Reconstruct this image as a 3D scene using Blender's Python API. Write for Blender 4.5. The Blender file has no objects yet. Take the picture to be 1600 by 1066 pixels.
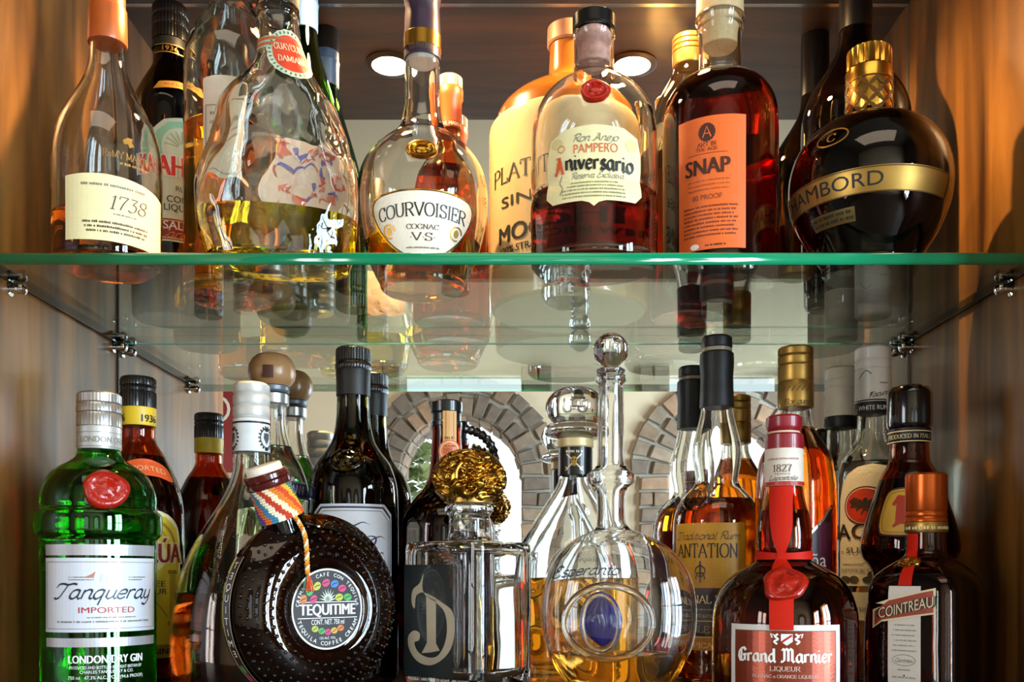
import bpy, bmesh, math, random
from math import sin, cos, pi, atan2, asin, sqrt, radians, hypot
from mathutils import Vector, Matrix, noise
from mathutils.geometry import tessellate_polygon

random.seed(7)
SC = bpy.context.scene
COL = SC.collection

# ------------------------------------------------------------------ camera, light, exposure
FPX, CAM_D, CAM_Z = 1482.0, 0.78, 0.112          # focal length in pixels, camera to shelf front, camera height over the lower shelf
AX, AY = 815.0, 897.0                            # where the level optical axis meets the picture
cam_data = bpy.data.cameras.new('camera')
cam = bpy.data.objects.new('camera', cam_data)
COL.objects.link(cam)
cam.location = (0, -CAM_D, CAM_Z)
cam.rotation_euler = (pi / 2, 0, 0)
cam_data.sensor_width = 36
cam_data.lens = FPX / 1600 * 36
cam_data.shift_x = (800 - AX) / 1600
cam_data.shift_y = (AY - 533) / 1600
cam_data.clip_start = 0.01
SC.camera = cam

SC.view_settings.view_transform = 'Standard'
SC.view_settings.look = 'None'
SC.view_settings.exposure = 0.15
SC.view_settings.gamma = 1
SC.view_settings.use_curve_mapping = False
cy = SC.cycles
cy.max_bounces = 28
cy.transmission_bounces = 26
cy.transparent_max_bounces = 24
cy.glossy_bounces = 12
cy.diffuse_bounces = 3
cy.sample_clamp_indirect = 10
cy.sample_clamp_direct = 0
cy.use_denoising = True
cy.blur_glossy = 0.5

W = bpy.data.worlds.new('daylight')
SC.world = W
W.use_nodes = True
bg = W.node_tree.nodes['Background']
bg.inputs[0].default_value = (0.80, 0.92, 1.0, 1)
bg.inputs[1].default_value = 2.2


def lamp(name, kind, loc, color, energy, rot=(0, 0, 0), **kw):
    l = bpy.data.lights.new(name, kind)
    l.color, l.energy = color, energy
    for k, v in kw.items():
        setattr(l, k, v)
    o = bpy.data.objects.new(name, l)
    o.location, o.rotation_euler = loc, rot
    COL.objects.link(o)
    return o


WARM = (1.0, 0.63, 0.28)
PUCKS = [(-0.164, 0.145), (0.138, 0.145)]
CEIL = 0.748                                      # underside of the cabinet top
for i, (x, y) in enumerate(PUCKS):
    lamp('puck_lamp', 'SPOT', (x, y, CEIL - 0.008), WARM, 17.5, spot_size=radians(165), spot_blend=0.6, shadow_soft_size=0.005)
# daylight entering by the tall windows on the right, with fill added from the left and overhead
for y_ in (-3.15, -1.75):
    lamp('window_daylight', 'AREA', (2.55, y_, 0.25), (0.66, 0.84, 1.0), 150, rot=(0, radians(90), 0), shape='RECTANGLE', size=2.0, size_y=0.75)
for y_ in (-2.6, -2.0):
    lamp('window_daylight', 'AREA', (-2.55, y_, 0.25), (0.9, 0.93, 0.95), 24, rot=(0, radians(-90), 0), shape='RECTANGLE', size=1.8, size_y=0.40)  # unseen left window, added to fill the room with light
lamp('room_fill', 'AREA', (0.0, -2.2, 2.92), (1.0, 0.84, 0.64), 24, shape='RECTANGLE', size=2.4, size_y=1.4)  # added overhead fill, hidden from view, without a fixture

# ------------------------------------------------------------------ materials


def lin(c):
    if isinstance(c, str):
        c = [int(c[i:i + 2], 16) / 255 for i in (0, 2, 4)]
        c = [v / 12.92 if v <= 0.04045 else ((v + 0.055) / 1.055) ** 2.4 for v in c]
    return (c[0], c[1], c[2], 1)


MATS = {}


def new_mat(key):
    m = bpy.data.materials.new(key)
    m.use_nodes = True
    nt = m.node_tree
    nt.nodes.clear()
    out = nt.nodes.new('ShaderNodeOutputMaterial')
    return m, nt, out


def pbr(color, rough=0.5, metal=0.0, coat=0.0, vary=0.06, nscale=60.0, bump=0.0, bscale=200.0, spec=0.5):
    key = ('pbr', color, rough, metal, coat, vary, nscale, bump, bscale, spec)
    if key in MATS:
        return MATS[key]
    m, nt, out = new_mat('surface')
    p = nt.nodes.new('ShaderNodeBsdfPrincipled')
    c = lin(color)
    tc = nt.nodes.new('ShaderNodeTexCoord')
    if vary > 0:
        n = nt.nodes.new('ShaderNodeTexNoise')
        n.inputs['Scale'].default_value = nscale
        n.inputs['Detail'].default_value = 4
        nt.links.new(tc.outputs['Object'], n.inputs['Vector'])
        r = nt.nodes.new('ShaderNodeValToRGB')
        r.color_ramp.elements[0].position, r.color_ramp.elements[1].position = 0.3, 0.7
        r.color_ramp.elements[0].color = (c[0] * (1 - vary), c[1] * (1 - vary), c[2] * (1 - vary), 1)
        r.color_ramp.elements[1].color = (min(1, c[0] * (1 + vary)), min(1, c[1] * (1 + vary)), min(1, c[2] * (1 + vary)), 1)
        nt.links.new(n.outputs['Fac'], r.inputs['Fac'])
        nt.links.new(r.outputs['Color'], p.inputs['Base Color'])
    else:
        p.inputs['Base Color'].default_value = c
    p.inputs['Roughness'].default_value = rough
    p.inputs['Metallic'].default_value = metal
    p.inputs['Coat Weight'].default_value = coat
    p.inputs['Coat Roughness'].default_value = 0.05
    p.inputs['Specular IOR Level'].default_value = spec
    if bump > 0:
        n2 = nt.nodes.new('ShaderNodeTexNoise')
        n2.inputs['Scale'].default_value = bscale
        nt.links.new(tc.outputs['Object'], n2.inputs['Vector'])
        b = nt.nodes.new('ShaderNodeBump')
        b.inputs['Strength'].default_value = bump
        b.inputs['Distance'].default_value = 0.001
        nt.links.new(n2.outputs['Fac'], b.inputs['Height'])
        nt.links.new(b.outputs['Normal'], p.inputs['Normal'])
    nt.links.new(p.outputs[0], out.inputs[0])
    MATS[key] = m
    return m


def glass(color=(1, 1, 1), ior=1.48, rough=0.0, bump=0.12, bscale=26.0, vary=0.0):
    key = ('glass', color, ior, rough, bump, bscale)
    if key in MATS:
        return MATS[key]
    m, nt, out = new_mat('glass')
    g = nt.nodes.new('ShaderNodeBsdfRefraction')       # the tint colours what passes through, not the reflection
    g.inputs['Color'].default_value = lin(color)
    g.inputs['IOR'].default_value = ior
    g.inputs['Roughness'].default_value = rough
    s = nt.nodes.new('ShaderNodeBsdfGlossy')
    s.inputs['Roughness'].default_value = rough
    s.inputs['Color'].default_value = (1, 1, 1, 1)
    fr = nt.nodes.new('ShaderNodeFresnel')
    fr.inputs['IOR'].default_value = ior
    mx = nt.nodes.new('ShaderNodeMixShader')
    nt.links.new(fr.outputs[0], mx.inputs[0]); nt.links.new(g.outputs[0], mx.inputs[1]); nt.links.new(s.outputs[0], mx.inputs[2])
    if bump > 0:
        tc = nt.nodes.new('ShaderNodeTexCoord')
        n2 = nt.nodes.new('ShaderNodeTexNoise')
        n2.inputs['Scale'].default_value = bscale
        n2.inputs['Detail'].default_value = 1
        nt.links.new(tc.outputs['Object'], n2.inputs['Vector'])
        b = nt.nodes.new('ShaderNodeBump')
        b.inputs['Strength'].default_value = bump
        b.inputs['Distance'].default_value = 0.004
        nt.links.new(n2.outputs['Fac'], b.inputs['Height'])
        for q in (g, s, fr):
            nt.links.new(b.outputs['Normal'], q.inputs['Normal'])
    nt.links.new(mx.outputs[0], out.inputs[0])
    MATS[key] = m
    return m


def sheet_glass(color):
    """A clear sheet: transparent with mirror reflection that grows with the angle (Schlick)."""
    m, nt, out = new_mat('sheet_glass')
    N = nt.nodes.new
    geo = N('ShaderNodeNewGeometry')
    dot = N('ShaderNodeVectorMath'); dot.operation = 'DOT_PRODUCT'
    nt.links.new(geo.outputs['Normal'], dot.inputs[0]); nt.links.new(geo.outputs['Incoming'], dot.inputs[1])
    def mth(op, a, b=None):
        n = N('ShaderNodeMath'); n.operation = op
        for i, v in enumerate((a, b)):
            if v is None: continue
            if isinstance(v, (int, float)): n.inputs[i].default_value = v
            else: nt.links.new(v, n.inputs[i])
        return n.outputs[0]
    c = mth('ABSOLUTE', dot.outputs['Value'])
    f = mth('ADD', mth('MULTIPLY', mth('POWER', mth('SUBTRACT', 1.0, c), 5.0), 0.96), 0.04)
    t = N('ShaderNodeBsdfTransparent'); t.inputs[0].default_value = lin(color)
    g = N('ShaderNodeBsdfGlossy'); g.inputs['Roughness'].default_value = 0.0
    g.inputs['Color'].default_value = (0.95, 1, 0.97, 1)
    mx = N('ShaderNodeMixShader')
    nt.links.new(f, mx.inputs[0]); nt.links.new(t.outputs[0], mx.inputs[1]); nt.links.new(g.outputs[0], mx.inputs[2])
    nt.links.new(mx.outputs[0], out.inputs[0])
    return m


def emit(color, strength):
    m, nt, out = new_mat('glow')
    e = nt.nodes.new('ShaderNodeEmission')
    e.inputs[0].default_value = lin(color)
    e.inputs[1].default_value = strength
    nt.links.new(e.outputs[0], out.inputs[0])
    return m


def wood(c0, c1, rough=0.3, scale=(14, 14, 1.2), coat=0.5, nscale=3.0):
    m, nt, out = new_mat('stained_wood')
    N = nt.nodes.new
    p = N('ShaderNodeBsdfPrincipled')
    tc = N('ShaderNodeTexCoord')
    mp = N('ShaderNodeMapping'); mp.inputs['Scale'].default_value = scale
    nt.links.new(tc.outputs['Object'], mp.inputs['Vector'])
    n = N('ShaderNodeTexNoise'); n.inputs['Scale'].default_value = nscale; n.inputs['Detail'].default_value = 8; n.inputs['Distortion'].default_value = 0.6
    nt.links.new(mp.outputs[0], n.inputs['Vector'])
    r = N('ShaderNodeValToRGB')
    r.color_ramp.elements[0].position, r.color_ramp.elements[1].position = 0.32, 0.72
    r.color_ramp.elements[0].color, r.color_ramp.elements[1].color = lin(c0), lin(c1)
    nt.links.new(n.outputs['Fac'], r.inputs['Fac'])
    nt.links.new(r.outputs['Color'], p.inputs['Base Color'])
    p.inputs['Roughness'].default_value = rough
    p.inputs['Coat Weight'].default_value = coat
    p.inputs['Coat Roughness'].default_value = 0.18
    nt.links.new(p.outputs[0], out.inputs[0])
    return m


CLEAR = (0.985, 0.99, 0.985)
INK = 'k'

# ------------------------------------------------------------------ objects and meshes


def tag(o, label=None, cat=None, group=None, kind=None):
    for k, v in (('label', label), ('category', cat), ('group', group), ('kind', kind)):
        if v:
            o[k] = v
    return o


def mesh_obj(name, verts, faces, mats, parent=None, smooth=True, fmat=None, sharp=38, fix=True):
    me = bpy.data.meshes.new(name)
    me.from_pydata([tuple(v) for v in verts], [], faces)
    if not isinstance(mats, (list, tuple)):
        mats = [mats]
    for m in mats:
        me.materials.append(m)
    if fmat:
        me.polygons.foreach_set('material_index', fmat)
    if fix:
        bm = bmesh.new(); bm.from_mesh(me)
        bmesh.ops.remove_doubles(bm, verts=bm.verts, dist=1e-6)
        bmesh.ops.recalc_face_normals(bm, faces=bm.faces)
        bm.to_mesh(me); bm.free()
    if smooth:
        me.shade_smooth()
        me.set_sharp_from_angle(angle=radians(sharp))
    me.update()
    o = bpy.data.objects.new(name, me)
    COL.objects.link(o)
    if parent is not None:
        o.parent = parent
    return o


def thing(name, label, cat, loc=(0, 0, 0), rz=0.0, group=None):
    o = bpy.data.objects.new(name, None)
    o.empty_display_size = 0.02
    COL.objects.link(o)
    o.location = loc
    o.rotation_euler = (0, 0, rz)
    return tag(o, label, cat, group)


class Geo:
    """Collects shapes into one mesh."""
    def __init__(s):
        s.v, s.f, s.m = [], [], []

    def add(s, v, f, mi=0):
        o = len(s.v)
        s.v += [tuple(p) for p in v]
        s.f += [tuple(i + o for i in q) for q in f]
        s.m += [mi] * len(f)
        return s

    def box(s, x0, y0, z0, x1, y1, z1, mi=0):
        return s.add([(x0, y0, z0), (x1, y0, z0), (x1, y1, z0), (x0, y1, z0), (x0, y0, z1), (x1, y0, z1), (x1, y1, z1), (x0, y1, z1)],
                     [(3, 2, 1, 0), (4, 5, 6, 7), (0, 1, 5, 4), (1, 2, 6, 5), (2, 3, 7, 6), (3, 0, 4, 7)], mi)

    def lathe(s, prof, seg=48, M=None, mi=0, fac=None, closed=False):
        """prof: (r, z); points with r == 0 close on the axis. fac(theta, i) scales the radius."""
        v, rings = [], []
        for i, (r, z) in enumerate(prof):
            if r <= 1e-7:
                rings.append([len(v)]); v.append(Vector((0, 0, z)))
            else:
                ring = []
                for k in range(seg):
                    t = 2 * pi * k / seg
                    q = r * (fac(t, i) if fac else 1)
                    ring.append(len(v)); v.append(Vector((q * sin(t), -q * cos(t), z)))
                rings.append(ring)
        f = []
        pairs = list(zip(rings, rings[1:])) + ([(rings[-1], rings[0])] if closed else [])
        for a, b in pairs:
            if len(a) == 1 and len(b) == 1:
                continue
            for k in range(seg):
                k2 = (k + 1) % seg
                if len(a) == 1: f.append((a[0], b[k], b[k2]))
                elif len(b) == 1: f.append((a[k], b[0], a[k2]))
                else: f.append((a[k], b[k], b[k2], a[k2]))
        if M is not None:
            v = [M @ p for p in v]
        return s.add(v, f, mi)

    def tube(s, pts, rad, seg=10, mi=0, closed=False, caps=True):
        pts = [Vector(p) for p in pts]
        n = len(pts)
        v, f = [], []
        up = Vector((0.13, 0.2, 0.97))
        for i, p in enumerate(pts):
            a = pts[(i - 1) % n] if closed or i > 0 else p
            b = pts[(i + 1) % n] if closed or i < n - 1 else p
            t = (b - a).normalized()
            u = t.cross(up)
            if u.length < 1e-3: u = t.cross(Vector((1, 0, 0)))
            u.normalize(); w = t.cross(u)
            r = rad[i] if isinstance(rad, (list, tuple)) else rad
            for k in range(seg):
                c = 2 * pi * k / seg
                v.append(p + u * r * cos(c) + w * r * sin(c))
        for i in range(n if closed else n - 1):
            j = (i + 1) % n
            for k in range(seg):
                k2 = (k + 1) % seg
                f.append((i * seg + k, i * seg + k2, j * seg + k2, j * seg + k))
        if caps and not closed:
            f.append(tuple(range(seg))[::-1]); f.append(tuple((n - 1) * seg + k for k in range(seg)))
        return s.add(v, f, mi)

    def obj(s, name, mats, parent=None, **kw):
        return mesh_obj(name, s.v, s.f, mats, parent, fmat=s.m if isinstance(mats, (list, tuple)) else None, **kw)


def catmull(pts, n=6, closed=False):
    out = []
    N = len(pts)
    for i in range(N if closed else N - 1):
        p0 = pts[(i - 1) % N] if closed or i > 0 else pts[i]
        p1, p2 = pts[i], pts[(i + 1) % N]
        p3 = pts[(i + 2) % N] if closed or i + 2 < N else p2
        # keep the tangents short next to short spans, so close points make crisp corners
        d0, d1, d2 = (max(1e-9, sqrt(hypot(b[0] - a[0], b[1] - a[1]))) for a, b in ((p0, p1), (p1, p2), (p2, p3)))
        for k in range(n):
            t = k / n
            r = []
            for c in range(len(p1)):
                m1 = (p2[c] - p1[c]) + (d1 * ((p1[c] - p0[c]) / d0 - (p2[c] - p0[c]) / (d0 + d1)) if d0 > 1e-8 else 0)
                m2 = (p2[c] - p1[c]) + (d1 * ((p3[c] - p2[c]) / d2 - (p3[c] - p1[c]) / (d1 + d2)) if d2 > 1e-8 else 0)
                t2, t3 = t * t, t * t * t
                r.append((2 * t3 - 3 * t2 + 1) * p1[c] + (t3 - 2 * t2 + t) * m1 + (-2 * t3 + 3 * t2) * p2[c] + (t3 - t2) * m2)
            out.append(tuple(r))
    if not closed:
        out.append(tuple(pts[-1]))
    return out


# ------------------------------------------------------------------ stroke lettering: skeleton letters drawn with a broad nib
GLYPH = {
 'A': (9, '0,0 4.5,10|4.5,10 9,0|2,3.6 7,3.6|-1,0 1.5,0|7.4,0 10,0'), 'B': (8.5, '1,0 1,10|~1,10 5,10 7,8.7 7,6.5 5,5.3 1,5.3|~1,5.3 6,5.3 8,3.8 8,1.5 6,0 1,0|-.4,10 1,10|-.4,0 1,0'),
 'C': (8.6, '~8,7.5 7,9.3 5,10 2.5,9.2 .8,7 .5,5 .8,3 2.5,.8 5,0 7,.7 8.3,2.5|8,7 8,10'), 'D': (9, '1,0 1,10|~1,10 5,10 7.7,8.3 8.6,5 7.7,1.7 5,0 1,0|-.4,10 1,10|-.4,0 1,0'),
 'E': (7.5, '1,0 1,10|-.3,10 7,10 7,8|-.3,0 7.3,0 7.3,2.2|1,5.2 5,5.2|5,6.2 5,4.2'), 'G': (9.4, '~8,7.5 7,9.3 5,10 2.5,9.2 .8,7 .5,5 .8,3 2.5,.8 5,0 7,.5 8.3,1.4|8,7 8,10|8.3,0 8.3,4|6.3,4 9.4,4'),
 'F': (7.2, '1,0 1,10|-.3,10 7,10 7,7.6|1,5.2 5,5.2|5,6.2 5,4.2|-.4,0 2.6,0'), 'H': (9, '1,0 1,10|8,0 8,10|1,5 8,5|-.4,0 2.4,0|6.6,0 9.4,0|-.4,10 2.4,10|6.6,10 9.4,10'),
 'I': (3, '1.5,0 1.5,10|0,10 3,10|0,0 3,0'), 'K': (8.6, '1,0 1,10|7.5,10 1,4|3.3,6 8.5,0|-.4,0 2.4,0|-.4,10 2.4,10|6.2,10 8.8,10|7,0 9.5,0'),
 'L': (7.3, '1,0 1,10|-.3,10 2.5,10|-.3,0 7,0 7,2.4'), 'M': (11, '1,0 1,10|1,10 5.5,1|5.5,1 10,10|10,10 10,0|-.3,0 2.2,0|8.7,0 11.3,0|-.3,10 1,10|10,10 11.3,10'),
 'N': (9, '1,0 1,10|1,10 8,0|8,0 8,10|-.4,0 2.3,0|6.7,10 9.4,10|-.4,10 1,10'), 'O': (9.6, '~4.8,10 7.6,9.2 9.2,6.8 9.2,3.2 7.6,.8 4.8,0 2,.8 .4,3.2 .4,6.8 2,9.2 4.8,10'),
 'P': (8, '1,0 1,10|~1,10 5.5,10 7.5,8.6 7.5,6.4 5.5,5 1,5|-.4,0 2.5,0|-.4,10 1,10'), 'Q': (9.6, '~4.8,10 7.6,9.2 9.2,6.8 9.2,3.2 7.6,.8 4.8,0 2,.8 .4,3.2 .4,6.8 2,9.2 4.8,10|5,2 9.5,-2'),
 'R': (8.6, '1,0 1,10|~1,10 5.5,10 7.5,8.6 7.5,6.6 5.5,5.2 1,5.2|4,5.2 8.3,0|-.4,0 2.5,0|-.4,10 1,10|7.3,0 9.3,0'),
 'S': (7.8, '~7,8 6,9.5 4,10 2,9.4 1,7.8 1.8,6 4,5.2 6.3,4.3 7.3,2.6 6.5,.8 4.2,0 2,.6 .8,2.3|7,7.4 7,10|.8,0 .8,2.6'), 'T': (8, '4,0 4,10|0,7.8 0,10 8,10 8,7.8|2.4,0 5.6,0'),
 'U': (9, '~1,10 1,4 1.8,1.2 4.5,0 7.2,1.2 8,4 8,10|-.4,10 2.4,10|6.8,10 9.4,10'), 'V': (9, '0,10 4.5,0|4.5,0 9,10|-1,10 1.6,10|7.4,10 10,10'), 'Y': (9, '0,10 4.5,4.6 9,10|4.5,4.6 4.5,0|-1,10 1.6,10|7.4,10 10,10|3,0 6,0'),
 '0': (7, '~3.5,10 6.2,8 6.6,5 6.2,2 3.5,0 .8,2 .4,5 .8,8 3.5,10'), '1': (4, '2,0 2,10 .4,8.4|.5,0 3.5,0'), '2': (7, '~.6,7.6 1.6,9.5 3.6,10 5.8,9 6,7 4,3.8 .5,0|.5,0 6.6,0 6.8,2'),
 '3': (7, '~.8,10 3,10 6,10|6,10 3,6|~3,6 5.4,5.4 6.3,3.2 5.4,.8 3,0 .6,1'), '6': (7, '~5.8,9.6 3,8 .8,5 .6,2.5 1.6,.6 3.6,0 5.8,1 6.4,3 5.4,5 3.4,5.6 1.4,4.6'), '7': (6.6, '.4,8 .4,10 6.4,10|~6.4,10 4,5.4 2.6,0'),
 '8': (7, '~3.5,5.3 5.6,6.4 6,8.2 4.8,9.8 3.5,10 2.2,9.8 1,8.2 1.4,6.4 3.5,5.3 5.8,4 6.5,2.2 5.2,.4 3.5,0 1.8,.4 .5,2.2 1.2,4 3.5,5.3'), '9': (7, '~1.2,.4 4,2 6.2,5 6.4,7.5 5.4,9.4 3.4,10 1.2,9 .6,7 1.6,5 3.6,4.4 5.6,5.4'),
 'a': (6.6, '~5,5.2 3.5,6 1.5,5.2 .6,3 1,1 2.5,.1 4,1 5,3|5,6 5,1 6,0 6.8,.8'), 'd': (6.6, '~5,5.2 3.5,6 1.5,5.2 .6,3 1,1 2.5,.1 4,1 5,3|5,10 5,1 6,0 6.8,.8'), 'c': (5.4, '~5,4.8 3.5,6 1.5,5.2 .6,3 1,1 2.8,0 5,1.2'),
 'e': (5.6, '~1,3 4.8,3.6 4.6,5.4 3,6 1.2,5 .6,3 1,1 2.8,0 5,1.2'), 'g': (6.4, '~5,5.2 3.5,6 1.5,5.2 .6,3 1,1 2.5,.1 4,1 5,3|~5,6 5,-2 3.5,-4 1.2,-3.2'), 'i': (3.2, '1,6 1,1 2,0 2.9,.6|1,8 1.3,8.6'), 'j': (3, '~2,6 2,-2 .8,-4 -.6,-3.2|2,8 2.3,8.6'),
 'l': (3, '1,10 1,1 2,0 2.8,.6'), 'm': (10, '1,6 1,0|~1,4 2.5,5.7 4,6 5,5 5,1|~5,4 6.5,5.7 8,6 9,5 9,1|9,1 9.6,0'), 'n': (6.6, '1,6 1,0|~1,4 2.5,5.7 4,6 5,5 5,1|5,1 6,0 6.8,.6'),
 'o': (6.2, '~3,6 5,5.2 5.6,3 5,.8 3,0 1,.8 .4,3 1,5.2 3,6'), 'p': (6.4, '1,6.4 1,-4|~1,5 3,6 5,5 5.5,3 5,1 3,0 1,1'), 'q': (6.4, '~5,5.2 3.5,6 1.5,5.2 .6,3 1,1 2.5,0 4,1 5,3|5,6 5,-4'),
 'r': (5, '1,6 1,0|~1,4 2.5,5.8 4.6,5.6'), 's': (5, '~4.6,5 3,6 1.2,5.4 1.2,4 3,3 4.6,2 4.4,.6 2.6,0 .6,.9'), 't': (4.4, '2,9 2,1 3,0 4,.7|.2,6 4,6'), 'u': (6.6, '1,6 1,1.2 2.5,0 4,.8 5,2.5|5,6 5,1 6,0 6.8,.7'),
 'v': (5.4, '0,6 2.5,0|2.5,0 5,6'), 'x': (5.4, '.4,6 5,0|5,6 .4,0'), 'y': (6.6, '1,6 1,1.2 2.5,0 4,.8 5,2.5|~5,6 5,-2 3.5,-4 1.2,-3.2'), 'z': (5, '.4,6 4.8,6 .4,0 4.8,0'), 'h': (6.6, '1,10 1,0|~1,4 2.5,5.7 4,6 5,5 5,1|5,1 6,0 6.8,.6'),
 '\u2020T': (9.4, '~-.6,7.2 .6,9.4 3,9.8 6,9.2 9,9.9 11,9.4|~6.2,9.4 5,5 3.6,1 1.6,0 .4,.9'), '\u2020E': (8, '~7,8.4 5.4,10 3,9.6 2.4,7.6 4,5.8 5,5.6|~4.2,5.7 1.4,4.6 .6,2.4 2,.3 5,0 7.4,1.8'),
 '\u2020R': (8, '1.6,9.6 1,0|~-.8,8 2,10 6,9.8 7,8 5,5.6 2,5.2|~3,5.2 5.6,2 8.4,0'), '\u2020G': (9, '~8,8 6.4,9.8 3.6,9.6 1.2,7 .8,3.6 2.4,.6 5,.2 7,1.6|7,4.6 7,.4|5,4.6 8.8,5|3.4,9.4 3.4,1.4'), '\u2020M': (12, '0,8.6 1.6,9.8 2.8,8.8|2.6,9.4 2.6,1.6 1,.2 -.4,.6|2.8,8.8 4.4,9.9 6,8.6|6,9 6,.6|6.2,8.6 7.8,9.9 9.6,8.4|9.4,9 9.4,1.2 10.4,.2 11.6,1'),
 '\u2020A': (9, '1.4,.4 4.6,9.8|4.4,9.8 7.6,.4 9,.6|1.8,3.6 7,3.6|-.4,.4 2.4,.4|3,9.8 1.6,9|3.4,7 2.6,1'), '\u2020F': (8, '2.6,9.4 2.6,1.4 1,.2|4,9.6 4,1|~.4,7 2,9.8 5,9 8,9.8|2.6,5.4 6.6,5.6'), '\u2020D': (8, '1,0 1,10'),
}


def nib_text(txt, h, style):
    """2D quads of a text line in the stroke font; returns (list of quads, width)."""
    nib, thick, thin, shear, smooth, xs, track = {
        'serif': (0, 1.5, 0.55, 0, True, 1, 1.3), 'serifb': (0, 2.0, 0.8, 0, True, 1, 1.5), 'script': (0.9, 1.5, 0.5, 0.42, True, 1, -0.1), 'italic': (0.4, 1.1, 0.4, 0.25, True, 1, .9),
        'black': (0.72, 2.5, 0.6, 0, False, 0.92, .5)}[style]
    quads, x = [], 0.0
    i = 0
    k = h / 10
    while i < len(txt):
        ch = txt[i]
        if ch == '\u2020':
            ch = txt[i:i + 2]; i += 1
        i += 1
        if ch == ' ':
            x += 4.5 * xs; continue
        if ch in '.\u00b7-':
            y = 4.2 if ch != '.' else 0.6
            w = 2.6 if ch == '-' else 1
            quads.append([((x + .5) * k, (y - .6) * k), ((x + .5 + w) * k, (y - .6) * k), ((x + .5 + w) * k, (y + .6) * k), ((x + .5) * k, (y + .6) * k)])
            x += w + 1.5; continue
        g = GLYPH.get(ch) or GLYPH['o']
        for st in g[1].split('|'):
            cur = st.startswith('~')
            pts = [tuple(float(q) for q in p.split(',')) for p in st.lstrip('~').split()]
            if cur and smooth and len(pts) > 2:
                pts = catmull(pts, 5)
            P = [((x + px * xs + shear * py), py) for px, py in pts]
            L, R = [], []
            for j, p in enumerate(P):
                a, b = P[max(0, j - 1)], P[min(len(P) - 1, j + 1)]
                t = atan2(b[1] - a[1], b[0] - a[0])
                w = (thin + (thick - thin) * abs(sin(t - nib))) / 2
                L.append((p[0] - sin(t) * w, p[1] + cos(t) * w)); R.append((p[0] + sin(t) * w, p[1] - cos(t) * w))
            for j in range(len(P) - 1):
                quads.append([(q[0] * k, q[1] * k) for q in (R[j], R[j + 1], L[j + 1], L[j])])
        x += (g[0] + track) * xs
    return quads, x * k


_font_cache = {}


def sans_text(txt, bold=0.0):
    """Built-in sans letters as triangles at size 1, bottom left at the origin; (verts, faces, width)."""
    key = (txt, bold)
    if key not in _font_cache:
        c = bpy.data.curves.new('lettering', 'FONT')
        c.body = txt
        c.resolution_u = 3
        o = bpy.data.objects.new('lettering', c)
        me = bpy.data.meshes.new_from_object(o)
        v = [(p.co.x, p.co.y) for p in me.vertices]
        f = [tuple(p.vertices) for p in me.polygons]
        bpy.data.objects.remove(o); bpy.data.curves.remove(c); bpy.data.meshes.remove(me)
        xs = [p[0] for p in v] or [0]
        x0 = min(xs)
        _font_cache[key] = ([(p[0] - x0, p[1]) for p in v], f, max(xs) - x0)
    return _font_cache[key]


CAP_H = 0.682     # cap height of the built-in font at size 1


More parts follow.
